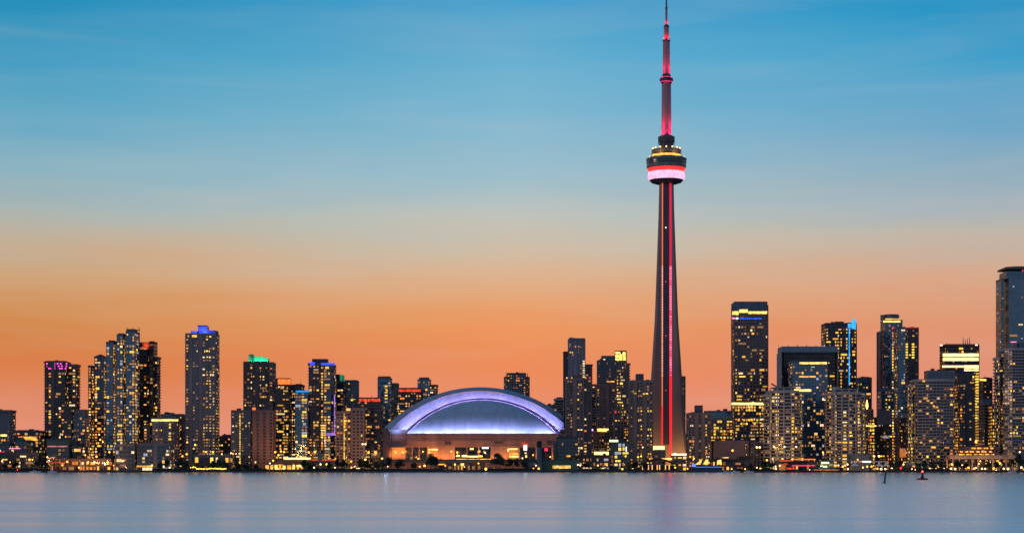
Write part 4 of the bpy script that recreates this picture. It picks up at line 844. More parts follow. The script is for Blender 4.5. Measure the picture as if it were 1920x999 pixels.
# quarter dome in front of the arch
dL, dR, dT, dB = PX(763, YA), PX(1045, YA), PZ(749.5, YA), PZ(812.5, SY)
c_ = (dR - dL) / 2; h_ = dT - dB; RR = (c_ * c_ + h_ * h_) / (2 * h_); cxs = (dL + dR) / 2; dep = 56.0
mb = MB(); NU, NV = 64, 24
for j in range(NV + 1):
    for i in range(NU + 1):
        ang = math.pi + math.pi * i / NU; r_ = j / NV
        mb.v.append((cxs + c_ * r_ * math.cos(ang), YA + 2 + dep * r_ * math.sin(ang), dB + math.sqrt(max(0, RR * RR - (r_ * c_) ** 2)) - (RR - h_)))
for j in range(NV):
    for i in range(NU):
        q0 = j * (NU + 1) + i; mb.f.append((q0, q0 + NU + 1, q0 + NU + 2, q0 + 1)); mb.mi.append(0)
mb.build('dome_roof', ROOF_P, st, smooth=True)
lip_o = circ((763, 812.5), (904, 748.6), (1045, 812.5), YA - .5); lip_i = circ((770, 812.5), (904, 751.4), (1038, 812.5), YA - 1.4)
mb = MB(); ribbon(mb, [(x, y + 2, z) for x, y, z in lip_o], lip_o, lip_i); mb.build('dome_rim', ROOF_W, st)
mb = MB(); ribbon(mb, [(x, y + 2, z) for x, y, z in lip_o], [(x, y - .2, z) for x, y, z in a_back]); mb.build('roof_gap_shade', W_DARK, st)  # dark strip closes the gap and stands in for its shadow
# bowl wall
W0, W1 = PX(735, SY), PX(1046, SY); zt = PZ(812.5, SY)
plan = [(W0, SY), (W1, SY), (W1 + 26, SY + 26), (W1 + 26, SY + 150), (W0 - 14, SY + 150), (W0 - 14, SY + 26)]
mb = MB(); mb.prism(plan, GZ - .5, zt); mb.prism(offset(plan, .6), zt - 1.4, zt + .3)
for xx in (760, 791, 821, 848, 875, 897, 921, 945, 968, 992, 1015): mb.box(PX(xx, SY), PX(xx, SY) + .9, SY - .9, SY, PZ(835, SY), zt - 1.5)
mb.box(W0, W1, SY - .9, SY, PZ(825.5, SY), PZ(824, SY)); mb.box(W0, W1, SY - .7, SY, PZ(836, SY), PZ(834.6, SY))
mb.build('wall', CONC, st)
Ye = SY + 10
mb = MB(); mb.prism([(PX(714, Ye), Ye), (PX(732, SY - 3), SY - 3), (PX(738, SY - 3), SY + 12), (PX(714, Ye), Ye + 60)], GZ, PZ(809, SY), top=None); mb.prism([(PX(715, Ye), Ye + 1), (PX(726, SY), SY + 3), (PX(726, SY), SY + 16), (PX(715, Ye), Ye + 50)], PZ(809, SY), PZ(801.5, SY)); mb.build('corner_tower', CONC, st)
mb = MB(); yb_ = SY + 1; mb.prism([(PX(731, yb_), yb_), (PX(762, yb_), yb_), (PX(760, yb_), yb_ + 14), (PX(731, yb_), yb_ + 14)], zt + .2, zt + 4.5, top=[(PX(728, yb_), yb_ - 2), (PX(765, yb_), yb_ - 2), (PX(765, yb_), yb_ + 16), (PX(728, yb_), yb_ + 16)]); mb.build('arch_bearing', ROOF_W, st)
for (x0, x1) in ((760, 772), (774, 785), (787, 801), (853, 874), (876, 896), (899, 920), (975, 1004), (1010, 1034)):
    mb = MB(); mb.box(PX(x0, SY), PX(x1, SY), SY - .25, SY, PZ(862, SY), PZ(838, SY)); mb.build('glass_bay', G_BLACK, st)
for (x0, x1, y0, y1) in ((834, 846, 827, 833), (928, 943, 827, 831), (1026, 1044, 826, 833)):
    mb = MB(); mb.box(PX(x0, SY), PX(x1, SY), SY - .3, SY, PZ(y1, SY), PZ(y0, SY)); mb.build('louvre', W_DARK, st)
mb = MB(); mb.box(PX(728, SY), PX(1046, SY), SY - 9, SY - .4, PZ(865, SY), PZ(861.5, SY)); mb.build('terrace_slab', W_DARK, st)
mb = MB(); mb.box(PX(728, SY), PX(760, SY), SY - 7, SY - .4, PZ(838, SY), PZ(836, SY)); mb.build('canopy', W_DARK, st)
for (x0, x1, y0, y1, g_) in ((804, 821, 841, 843.5, YELLOW_GLOW), (904, 916, 838, 840.5, WHITE_GLOW), (881, 888, 839.5, 842.5, YELLOW_GLOW), (952, 971, 840, 842.5, YELLOW_GLOW), (952, 954, 840, 846, YELLOW_GLOW), (955, 972, 849, 851, AMBER_GLOW), (955, 972, 854, 857, YELLOW_GLOW),
                             (866, 876, 852.5, 856, HOT_GLOW), (876, 896, 854, 856.5, HOT_GLOW), (855, 862, 853, 855.5, HOT_GLOW), (897, 905, 853.5, 856, YELLOW_GLOW), (855, 920, 859.5, 861.2, AMBER_GLOW), (982, 988, 834, 844, WHITE_GLOW), (978, 990, 829, 833, RED_GLOW), (1021, 1027, 839.5, 845, CRIMSON_GLOW),
                             (984, 987, 848, 850, HOT_GLOW), (978, 981, 857, 860, YELLOW_GLOW), (985, 988, 853, 857, YELLOW_GLOW), (738, 741, 843.5, 847, AMBER_GLOW)):
    mb = MB(); mb.box(PX(x0, SY), PX(x1, SY), SY - .9, SY - .45, PZ(y1, SY), PZ(y0, SY)); mb.build('lit_sign', g_, st)
# floodlights: a row along the foot of the dome and a row washing the arch
for k in range(26):
    f_ = (k + .5) / 26; ang = math.pi + math.pi * f_
    px_, py_ = cxs + (c_ + 5.0) * math.cos(ang), YA + 2 + (dep + 5.0) * math.sin(ang)
    tgt = (cxs + c_ * .8 * math.cos(ang), YA + 2 + dep * .7 * math.sin(ang), dB + 24)
    o = lamp('AREA', 'dome_floodlight', (px_, py_, dB + 1.0), 3300 * rng.uniform(.35, 1.65), (.34, .36, 1.0), st, 6.0, aim=tgt)
    o.data.shape = 'RECTANGLE'; o.data.size_y = .6
for k in range(18):
    f_ = (k + .5) / 18; x_, y_, z_ = a_in[int(f_ * 48)]
    xo, yo, zo = a_out[int(f_ * 48)]
    dirv = Vector((xo - x_, 0, zo - z_)).normalized()
    p_ = (x_ - dirv.x * 1.5, YA - 7.0, z_ - dirv.z * 1.5)
    o = lamp('AREA', 'arch_floodlight', p_, 1500, (.42, .30, 1.0), st, 7.0, aim=(x_ * .4 + xo * .6, YA + 2, z_ * .4 + zo * .6))
    o.data.shape = 'RECTANGLE'; o.data.size_y = .6
lamp('POINT', 'corner_floodlight', (PX(745, SY), SY - 6, zt + 3), 2200, (.25, .40, 1.0), st, .3)
lamp('POINT', 'corner_floodlight', (PX(721, SY), SY + 20, zt + 12), 3500, (.3, .5, 1.0), st, .3)
for xx, yy, e_ in ((733, 852, 1), (744, 845, 1), (756, 845, 1), (780, 856, .5), (806, 846, .8), (812, 858, 1.2), (830, 858, 1.6), (846, 857, .8), (858, 846, .5), (896, 846, .5), (928, 858, 1.0), (945, 856, 1.0), (964, 852, 1.2), (1000, 852, .6), (1032, 856, .9)):
    lamp('SPOT', 'wall_lamp', (PX(xx, SY), SY - 5.5, PZ(yy, SY)), 2300 * e_, (1.0, .40, .08), st, .35, spot_size=R(165), spot_blend=.4, aim=(PX(xx, SY), SY + 4, PZ(yy, SY) + 1))

for xx in (745, 805, 865, 925, 985, 1035):  # added fill spots that spread warm light evenly over the wall
    lamp('SPOT', 'wall_fill_light', (PX(xx, SY), SY - 36, 9), 9500, (1, .46, .26), st, .4, spot_size=R(150), spot_blend=.8, aim=(PX(xx, SY), SY, 30))

# ------------------------------------------------------------------ needle tower
TY = 2200.0; TX = PX(1249.5, TY)
tw = root('observation_tower', (TX, TY, GZ), 'tall concrete observation tower with red lit mast and glowing round pod', 'tower')
TCON = wall_mat('tower_concrete', (0.27, 0.195, 0.165), vary=.14, scale=.05, rough=.85)
DELTA = R(-4)
def sect(z):
    ztab = [(0, 28.8), (28, 26.2), (60, 23.0), (116, 19.0), (180, 14.4), (243, 11.8), (306, 9.4), (345, 8.5)]
    for (za, ra), (zb, rb) in zip(ztab, ztab[1:]):
        if z <= zb or zb == 345:
            Rr = ra + (rb - ra) * (z - za) / (zb - za); break
    t_ = 2.2 + 1.2 * (1 - z / 345); fd = 5.4 + 1.6 * (1 - z / 345); fw = 4.5 + .4 * (1 - z / 345)
    pts = []
    for k in range(3):
        an = R(-150) + DELTA + k * R(120); u = Vector((math.cos(an), math.sin(an))); v = Vector((-u.y, u.x))
        pts += [u * Rr - v * t_, u * Rr + v * t_]
        am = an + R(60); u2 = Vector((math.cos(am), math.sin(am))); v2 = Vector((-u2.y, u2.x))
        pts += [u2 * fd - v2 * fw, u2 * fd + v2 * fw]
    return pts
zs = [GZ - .5] + [8 + 12 * k for k in range(28)] + [PZ(342, TY)]
mb = MB()
for z in zs: mb.v += [(TX + p.x, TY + p.y, z) for p in sect(z)]
for i in range(len(zs) - 1):
    for k in range(12):
        j = (k + 1) % 12; mb.f.append((i * 12 + k, i * 12 + j, i * 12 + 12 + j, i * 12 + 12 + k)); mb.mi.append(0)
mb.f.append(tuple(range((len(zs) - 1) * 12, len(zs) * 12))); mb.mi.append(0)
mb.build('shaft', TCON, tw)
# dark glazed lift face between the legs
mb = MB(); zz = [z for z in zs if z > 30]
for i in range(len(zz) - 1):
    for z, nz_ in ((zz[i], zz[i + 1]),):
        A0, A1 = sect(z)[2], sect(z)[3]; B0, B1 = sect(nz_)[2], sect(nz_)[3]
        n_ = Vector((math.cos(R(-90) + DELTA), math.sin(R(-90) + DELTA))) * .35
        def q_(P, Q, f, zc): p = P.lerp(Q, f) + n_; return (TX + p.x, TY + p.y, zc)
        mb.poly([q_(A0, A1, .12, z), q_(A0, A1, .88, z), q_(B0, B1, .88, nz_), q_(B0, B1, .12, nz_)])
mb.build('lift_glazing', wall_mat('dark_lift_glass', (0.06, 0.055, 0.06), rough=.4, vary=.3), tw)
def led(idx, y0, y1, w, mat, dotted=False):
    z0, z1 = PZ(y1, TY), PZ(y0, TY); mb = MB(); n_ = Vector((math.cos(R(-90) + DELTA), math.sin(R(-90) + DELTA)))
    step = 3.0 if dotted else 12.0; z = z0
    while z < z1 - .1:
        e = min(z1, z + step * (.62 if dotted else 1.0)); q0, q1 = sect(z)[idx], sect(e)[idx]
        s_ = 1 if idx == 3 else -1
        a0, a1 = q0 + n_ * .9 + Vector((s_ * .2, 0)), q1 + n_ * .9 + Vector((s_ * .2, 0)); k = len(mb.v)
        for p, zc in ((a0, z), (a1, e)):
            mb.v += [(TX + p.x - w / 2, TY + p.y, zc), (TX + p.x + w / 2, TY + p.y, zc), (TX + p.x + w / 2, TY + p.y + 1.4, zc), (TX + p.x - w / 2, TY + p.y + 1.4, zc)]
        for f_ in ((0, 1, 5, 4), (1, 2, 6, 5), (2, 3, 7, 6), (3, 0, 4, 7), (4, 5, 6, 7), (3, 2, 1, 0)): mb.f.append(tuple(k + j for j in f_)); mb.mi.append(0)
        z = z + step
    return mb.build('light_strip', mat, tw)
led(3, 344, 500, 2.8, GL('dark_crimson_led', (.72, .005, .05), 1.0)); led(3, 500, 705, 2.4, GL('pink_white_led', (1.0, .22, .38), 1.5), True); led(3, 500, 705, 2.8, GL('dark_pink_led', (1.0, .02, .12), 1.1)); led(3, 705, 868, 2.9, GL('bright_red_led', (1.0, .005, .015), 1.5))
led(2, 344, 500, 1.1, GL('orange_led', (1.0, .16, .03), 1.1)); led(2, 500, 706, 1.2, GL('peach_led', (1.0, .42, .30), 1.3), True); led(2, 500, 762, .8, GL('salmon_led', (1.0, .18, .08), 1.3)); led(2, 762, 836, 1.4, MATS['bright_red_led'])
for yy, g_, r_ in ((428, WHITE_GLOW, .7), (529, GL('dim_red_beacon', (1, .1, .15), 1.2), .6), (630, GL('dim_red_beacon', (1, .1, .15), 1.2), .6), (732, GL('dim_red_beacon', (1, .1, .15), 1.2), .6)):
    p = (sect(PZ(yy, TY))[2] + sect(PZ(yy, TY))[3]) / 2; mb = MB(); mb.ball((TX + p.x - .8, TY + p.y - .9, PZ(yy, TY)), r_); mb.build('beacon', g_, tw)
PIX = TY / F
def ring(name, mat, prof, seg=40, smooth=False):
    mb = MB(); mb.lathe([(r * PIX, PZ(y, TY)) for r, y in prof], TX, TY, seg); return mb.build(name, mat, tw, smooth=smooth)
POD_D = wall_mat('pod_dark_cladding', (0.045, 0.042, 0.045), rough=.5); POD_G = wall_mat('pod_grey_cladding', (0.16, 0.145, 0.135), rough=.5)
ring('pod_underside', POD_D, [(13.6, 345.5), (20, 345), (28, 342.5), (32, 338.2)])
ring('radome', GL('pink_white_radome_glow', (1.0, .52, .78), 1.15, vary=.18, cell=2.2), [(31, 339), (34, 336.5), (35.2, 331), (34.8, 326), (33, 323.4)])  # LED light falling on the radome is put in as its own emission
ring('light_ring', GL('red_ring_glow', (1.0, .025, .02), 1.5, vary=.3, cell=2.5), [(31.5, 323.6), (32.5, 321.5), (35, 318), (35.6, 316.6)])
ring('lower_deck', POD_G, [(35.4, 316.8), (36.8, 314.5), (37.2, 309.6)])
ring('window_band', G_BLACK, [(36.4, 309.8), (36.4, 302.5)])
ring('deck_rim', POD_G, [(37.6, 306.6), (37.8, 305.2)])
ring('upper_deck', POD_G, [(37.2, 302.7), (38, 300.5), (37.6, 298)])
ring('deck_roof', POD_D, [(36, 298.3), (34, 296)])
ring('lit_gallery', GL('gallery_glow', (1.0, .42, .04), 1.8, vary=.4, cell=1.6), [(27, 296.5), (27, 289.5)])
ring('gallery_eave', POD_D, [(28, 291), (28.4, 288.5)])
ring('top_tier', POD_G, [(27.6, 289), (28, 286), (27.4, 281)])
ring('pod_roof', POD_D, [(26, 281.2), (16, 278.5)])
for k in range(14):
    an = 2 * math.pi * (k + .3) / 14; mb = MB(); mb.ball((TX + 25.6 * PIX * math.cos(an), TY + 25.6 * PIX * math.sin(an), PZ(279, TY)), .95); mb.build('roof_lamp', GL('roof_lamp_glow', (1, .55, .12), 3.0), tw)
for k in range(10):
    an = 2 * math.pi * (k + .5) / 10; mb = MB(); mb.ball((TX + 33.6 * PIX * math.cos(an), TY + 33.6 * PIX * math.sin(an), PZ(295.4, TY)), .7); mb.build('deck_lamp', GL('deck_lamp_glow', (1, .75, .35), 1.6), tw)
for k in range(6):
    an = R(-90) + R(30) + k * R(60); lamp('POINT', 'deck_light', (TX + 36 * PIX * math.cos(an), TY + 36 * PIX * math.sin(an), PZ(292, TY)), 2200, (1, .5, .12), tw, .2)
MASTC = wall_mat('mast_grey_paint', (0.26, 0.19, 0.20), rough=.6, vary=.15)
ring('mast_base', W_DARK, [(13, 279), (13, 268), (14.6, 267), (14.8, 257.5), (13.4, 256)], 12)
mb = MB()
for k in range(10):
    an = 2 * math.pi * k / 10; mb.tube((TX + 14.6 * PIX * math.cos(an), TY + 14.6 * PIX * math.sin(an), PZ(272, TY)), (TX + 14.9 * PIX * math.cos(an), TY + 14.9 * PIX * math.sin(an), PZ(256.5, TY)), .5)
mb.build('bracket_ring', W_DARK, tw)
ring('lower_mast', MASTC, [(9.4, 257), (9.0, 200), (8.7, 156)], 12)
ring('sky_deck', POD_D, [(8.8, 157.5), (11.5, 155), (12.8, 151.5), (12.4, 148), (8.2, 142.5), (6.8, 139.5)], 28)
ring('sky_deck_light', GL('magenta_ring_glow', (1, .06, .28), .9, vary=.3, cell=1.2), [(11.6, 155.3), (12.0, 154)], 28); ring('sky_deck_light', GL('magenta_ring_glow', (1, .06, .28), .9), [(11.7, 146.6), (10.9, 145.3)], 28)
ring('upper_mast', MASTC, [(6.9, 140), (6.5, 78)], 12)
ring('mast_collar', W_DARK, [(7.2, 79), (7.2, 76)], 16)
ring('antenna', MASTC, [(5.1, 76.2), (4.8, 51)], 12)
ring('antenna_cap', W_DARK, [(5.4, 52), (4.6, 48.5), (2.2, 46)], 12)
ring('antenna_tip', MASTC, [(2.4, 46.4), (2.0, 16)], 10); ring('tip_collar', W_DARK, [(2.4, 17), (2.4, 14.5)], 10); ring('spire', W_DARK, [(1.5, 14.6), (1.2, -8)], 8)
# the mast's own red floodlights
def mastlights(y, r, e, col, n=4, up=40, cone=100):
    for k in range(n):
        an = R(-90) + R(45) + 2 * math.pi * k / n; p = (TX + r * PIX * math.cos(an), TY + r * PIX * math.sin(an), PZ(y, TY))
        lamp('SPOT', 'mast_floodlight', p, e, col, tw, .15, spot_size=R(cone), spot_blend=.8, aim=(TX, TY, p[2] + up))
MG = (1, .006, .10); RD = (1, .004, .012)
mastlights(256, 14.2, 26000, MG, up=22); mastlights(256, 14.2, 150000, MG, up=75, cone=40); mastlights(147, 12.0, 16000, MG, up=14); mastlights(147, 12.0, 100000, MG, up=60, cone=40)
mastlights(75.5, 6.9, 7000, RD, up=7); mastlights(75.5, 6.9, 9000, RD, up=16); mastlights(47, 4.4, 2200, RD, up=7); mastlights(47, 4.4, 4200, RD, up=18)
# warm light from the plaza at its foot
for dx_, e_ in ((-24, 26000), (22, 30000), (0, 16000)):
    lamp('SPOT', 'plaza_lamp', (TX + dx_, TY - 30, 10), e_, (1.0, .52, .16), tw, .5, spot_size=R(160), spot_blend=.6, aim=(TX + dx_ * .5, TY, 40))

# ------------------------------------------------------------------ street lamps, trees, tents, boats, buoys
W_POLE = wall_mat('painted_pole', (0.18, 0.18, 0.18), rough=.5)
LAMPM = {'amber': GL('amber_street_lamp', (1.0, .30, .03), 6.0, light=True), 'warm': GL('warm_street_lamp', (1.0, .60, .24), 5.0, light=True), 'yellow': GL('yellow_street_lamp', (1.0, .55, .05), 5.0, light=True), 'red': GL('red_street_lamp', (1.0, .02, .02), 7.0, light=True)}
lamp_proto = {}
def lamp_mesh(h, r, c):
    k = (round(h), round(r, 1), c)
    if k not in lamp_proto:
        a = MB(); a.tube((0, 0, 0), (0, 0, h - r * .5), .14, .09); a.tube((0, 0, 0), (0, 0, .7), .24, .2)
        a.tube((0, 0, h - r * .6), (0, -.0, h - r * .4), .3, .4)
        g = MB(); g.ball((0, 0, h), r * .85)
        r_ = root('street_lamp', (0, 0, 0), '', 'street lamp')
        a.build('pole', W_POLE, r_); g.build('lamp_globe', LAMPM[c], r_, smooth=True)
        lamp_proto[k] = [r_, False]
    return lamp_proto[k]
ORD = ['leftmost', 'second', 'third', 'fourth', 'fifth', 'sixth', 'seventh', 'eighth', 'ninth', 'tenth', 'eleventh', 'twelfth']
CWORD = {'amber': 'amber', 'warm': 'warm white', 'yellow': 'yellow', 'red': 'red'}
NUMW = ['', 'one', 'two', 'three', 'four', 'five', 'six', 'seven', 'eight', 'nine', 'ten', 'eleven', 'twelve']
LAMPS = {   # zone: [(column, row of the globe, radius, colour, power)]
 'below the left terraces': [(4, 864, .8, 'warm', 0), (19, 865, .6, 'amber', 0), (30, 865, .6, 'warm', 0), (55, 861, .9, 'amber', 1), (61, 861, .7, 'yellow', 0)],
 'along the orange colonnade': [(88, 865, 1.0, 'amber', 1), (117, 871, .8, 'amber', 0), (126, 865, 1.0, 'amber', 1), (148, 875, .8, 'yellow', 0), (155, 867, .9, 'warm', 1), (165, 865.5, 1.1, 'amber', 1), (177, 865.5, 1.0, 'warm', 1), (202, 866, 1.1, 'amber', 1), (213, 871, .6, 'amber', 0)],
 'below the stepped blue glass towers': [(160, 852, .8, 'amber', 0), (181, 855.5, 1.1, 'amber', 2), (188, 823, .8, 'yellow', 0), (193, 828, .6, 'warm', 0), (205, 846, 1.0, 'amber', 2), (170, 841, .7, 'yellow', 0)],
 'before the low white lined building': [(224, 857, .8, 'amber', 0), (230, 863.5, .7, 'warm', 0), (264, 847.5, 1.0, 'amber', 1), (275, 842, .7, 'yellow', 0), (278, 853, .7, 'yellow', 0), (285, 871, .9, 'yellow', 0), (307, 873, .9, 'warm', 0), (318, 876, .8, 'warm', 0), (327, 870, .6, 'warm', 0)],
 'at the foot of the blue roofed tower': [(342, 854.5, .9, 'amber', 1), (350, 850, 1.0, 'amber', 2), (351, 828.5, .8, 'amber', 0), (366, 833, 1.0, 'yellow', 1), (386, 846, .9, 'amber', 1), (399, 847, .9, 'amber', 1), (416, 850, .8, 'warm', 0), (433, 849, .8, 'warm', 0)],
 'by the orange arcade': [(506, 867, .7, 'warm', 0), (512, 863, .9, 'amber', 1), (516, 846, 1.0, 'amber', 2), (527, 845.5, 1.0, 'amber', 1), (533, 846, .9, 'amber', 0), (522, 852.5, .9, 'yellow', 0), (559, 852.5, .9, 'yellow', 1), (479, 866, .7, 'warm', 0)],
 'around the dark blue turret': [(579, 847.5, 1.1, 'amber', 2), (590.5, 847, 1.1, 'amber', 2), (601, 869, .9, 'warm', 0), (612.5, 869.5, 1.0, 'yellow', 0), (589, 876, .8, 'warm', 0), (629, 860, 1.0, 'amber', 1), (628, 876, .7, 'warm', 0)],
 'left of the stadium': [(658.5, 864.5, .9, 'amber', 1), (659, 875.5, .9, 'amber', 0), (685, 861, 1.1, 'yellow', 2), (691, 847.5, 1.1, 'amber', 2), (704, 847.5, 1.1, 'amber', 2), (716.5, 859, 1.0, 'amber', 1), (665, 873, .7, 'warm', 0), (669, 877.5, .7, 'warm', 0), (673, 877.5, .7, 'warm', 0)],
 'along the stadium wall': [(742, 847.5, 1.0, 'amber', 0), (756, 847.5, 1.0, 'amber', 0), (784, 859, .9, 'amber', 0), (793, 846, .9, 'amber', 0), (805, 847.5, 1.0, 'amber', 0), (846, 846, .9, 'amber', 0), (857, 847, 1.0, 'amber', 0), (899, 845, .9, 'amber', 0), (909.5, 848, .9, 'warm', 0)],
 'under the elevated road': [(727, 874, .6, 'warm', 0), (787, 874, .7, 'yellow', 0), (796, 872.5, 1.0, 'yellow', 1), (835, 872.5, .7, 'amber', 0), (853, 870, .9, 'yellow', 0), (867, 870, .9, 'amber', 1), (897, 867.5, .7, 'yellow', 0), (911, 880, 1.3, 'yellow', 0), (926, 878.5, .7, 'warm', 0)],
 'before the teal shed': [(1005, 872, .7, 'warm', 0), (1010, 877, 1.0, 'amber', 1), (1000, 877, .7, 'amber', 0), (1045, 873, .7, 'warm', 0), (1050, 875, .7, 'yellow', 0), (1062, 876, .7, 'yellow', 0)],
 'between the teal shed and the needle tower': [(1088, 871, .7, 'warm', 0), (1121, 871, .8, 'yellow', 0), (1138, 871, .6, 'amber', 0), (1130, 878, .8, 'yellow', 0), (1167, 879.5, .9, 'yellow', 0), (1186, 879, .9, 'warm', 0), (1173, 854, .8, 'yellow', 0), (1205, 838, .7, 'warm', 0), (1202, 854, .8, 'yellow', 0)],
 'between the needle tower and the black hall': [(1266, 875, .8, 'yellow', 0), (1289, 877, .7, 'amber', 0), (1301, 859, .9, 'amber', 1), (1303, 877, .8, 'amber', 0), (1373.5, 844, 1.1, 'amber', 2), (1397, 882, .8, 'amber', 0), (1330, 879, .8, 'amber', 0), (1372, 882, .6, 'warm', 0)],
 'left of the red pavilion': [(1419, 838, 1.1, 'warm', 1), (1424.5, 838, 1.1, 'warm', 1), (1426, 878.5, 1.2, 'yellow', 1), (1438, 862, .9, 'yellow', 1), (1454, 873, .8, 'warm', 0), (1462, 872.5, .8, 'warm', 0), (1455, 878, .9, 'warm', 0), (1419, 876, .7, 'warm', 0)],
 'above the red pavilion': [(1451.5, 837, .9, 'warm', 0), (1471, 837, .9, 'warm', 0), (1493, 837, .9, 'warm', 0), (1467, 860, 1.1, 'amber', 1), (1486, 860.5, 1.1, 'amber', 1), (1504.5, 860.5, 1.1, 'amber', 1), (1543, 847.5, .9, 'yellow', 0)],
 'between the green sign kiosk and the tents': [(1544, 873.5, .7, 'warm', 0), (1549.5, 873.5, .7, 'warm', 0), (1572, 871, .8, 'warm', 0), (1580, 874, 1.0, 'amber', 1), (1589, 869.5, .9, 'warm', 0), (1590, 879.5, .8, 'warm', 0)],
 'around the white tents': [(1608, 861, 1.0, 'amber', 0), (1618, 875, .9, 'amber', 1), (1626, 874, .9, 'yellow', 0), (1634, 873, .9, 'amber', 0), (1645, 877, .9, 'amber', 1), (1652, 879, 1.1, 'warm', 1), (1660, 880, .9, 'warm', 0), (1648, 854.5, 1.1, 'warm', 1), (1639, 855, .8, 'warm', 0), (1672, 877, 1.0, 'warm', 0)],
 'below the curved balconied condo': [(1689, 878, 1.3, 'red', 1), (1694, 870, .8, 'warm', 0), (1734, 867.5, 1.0, 'yellow', 1), (1743, 878, .9, 'warm', 0), (1755, 879, .9, 'amber', 0), (1761, 873, 1.4, 'yellow', 1), (1770, 878.5, 1.0, 'warm', 0), (1710, 880, .6, 'warm', 0)],
 'in front of the pinkish pavilion': [(1785, 869, 1.2, 'amber', 1), (1783, 877, 1.0, 'warm', 0), (1791, 879, 1.0, 'warm', 0), (1804, 872, 1.2, 'yellow', 1), (1816, 876, .9, 'yellow', 0), (1827, 877, .9, 'amber', 0), (1841, 878, .9, 'warm', 0), (1847, 878, .9, 'warm', 0), (1863, 877, 1.0, 'amber', 0), (1874, 867, 1.3, 'yellow', 1), (1882, 878, 1.0, 'warm', 0), (1890, 878.5, 1.0, 'warm', 0)],
 'at the right end of the quay': [(1850, 867, .9, 'yellow', 0), (1897, 870, 1.4, 'yellow', 1), (1915, 875, 1.1, 'warm', 1), (1830, 828, 1.3, 'amber', 2), (1838, 864, .8, 'amber', 0), (1912, 846, .9, 'warm', 0)],
}
for zone, lst in LAMPS.items():
    lst = sorted(lst)
    for i, (px, py, r, c, pw_) in enumerate(lst):
        Y = 1762.0 + rng.uniform(-3, 3) if py > 861 else 1800.0
        if 'stadium wall' in zone: Y = SY - 14
        if 'under the elevated' in zone: Y = 1775
        if py > 879: Y = QUAY + 3
        h = PZ(py, Y) - GZ
        if h < 1.6: h = 1.6
        hq = round(h)
        hq = max(2, hq); ent = lamp_mesh(hq, r, c); loc = (PX(px, Y), Y, GZ + (h - hq if abs(h - hq) < .5 else 0) - .0)
        loc = (loc[0], loc[1], min(GZ, loc[2]) if h - hq < 0 else GZ)
        if not ent[1]: o = ent[0]; o.location = loc; o['org'] = loc; ent[1] = True
        else: o = copy_tree(ent[0], loc)
        nm = 'rightmost' if i == len(lst) - 1 else ORD[i]
        o['label'] = '%s%s street lamp, %s of %s %s' % ('tall ' if h > 13 else 'short ' if h < 5 else '', CWORD[c], nm, NUMW[len(lst)], zone)
        o['category'] = 'street lamp'; o['group'] = 'lit street lamps along the waterfront'
        if zone != 'before the teal shed' and (pw_ or i % 2 == 0): lamp('SPOT', 'lamp_light', (loc[0], loc[1] + 1.0, loc[2] + hq), (1800, 4200, 7000)[pw_], (1, .36, .08) if c == 'amber' else (1, .1, .05) if c == 'red' else (1, .65, .3), o, .3, spot_size=R(165), spot_blend=.5, aim=(loc[0], loc[1] + 12, loc[2] + hq - 2.5))   # no shield built: cone turned inland to keep streaks off the water

# trees: tapered trunk, limbs, crown of many small leaf faces
LEAF = wall_mat('dark_foliage', (0.035, 0.05, 0.022), rough=.7, vary=.5, scale=.9); LEAF2 = wall_mat('olive_foliage', (0.085, 0.085, 0.025), rough=.7, vary=.4, scale=.9)
BARK = wall_mat('tree_bark', (0.06, 0.045, 0.035))
def tree_mesh(seed, h, w, leaf):
    rg = random.Random(seed); t_ = MB(); t_.tube((0, 0, 0), (.1, 0, h * .45), .28, .17)
    cl = []
    for k in range(9):
        a_ = rg.uniform(0, 6.28); rr_ = w * .5 * rg.uniform(.25, .8); zz_ = h * rg.uniform(.42, .9); rr_ *= 1 - max(0, (zz_ / h - .6)) * 1.5
        c = (rr_ * math.cos(a_), rr_ * math.sin(a_), zz_); cl.append((c, w * rg.uniform(.16, .27)))
        t_.tube((.1, 0, h * .38), c, .12, .03, 5)
    cr = MB()
    for c, r in cl:
        for _ in range(110):
            d = Vector((rg.gauss(0, 1), rg.gauss(0, 1), rg.gauss(0, .85))).normalized() * r * rg.uniform(.45, 1.08)
            p = Vector(c) + d; u = Vector((rg.gauss(0, 1), rg.gauss(0, 1), rg.gauss(0, 1))).normalized(); v = u.orthogonal().normalized(); s = rg.uniform(.22, .45)
            cr.poly([tuple(p - u * s - v * s * .6), tuple(p + u * s - v * s * .6), tuple(p + u * s * .8 + v * s * .7), tuple(p - u * s * .7 + v * s * .7)])
    r_ = root('tree', (0, 0, 0), '', 'tree'); t_.build('trunk', BARK, r_); cr.build('crown', leaf, r_); return [r_, False, h]
PROTO = {}
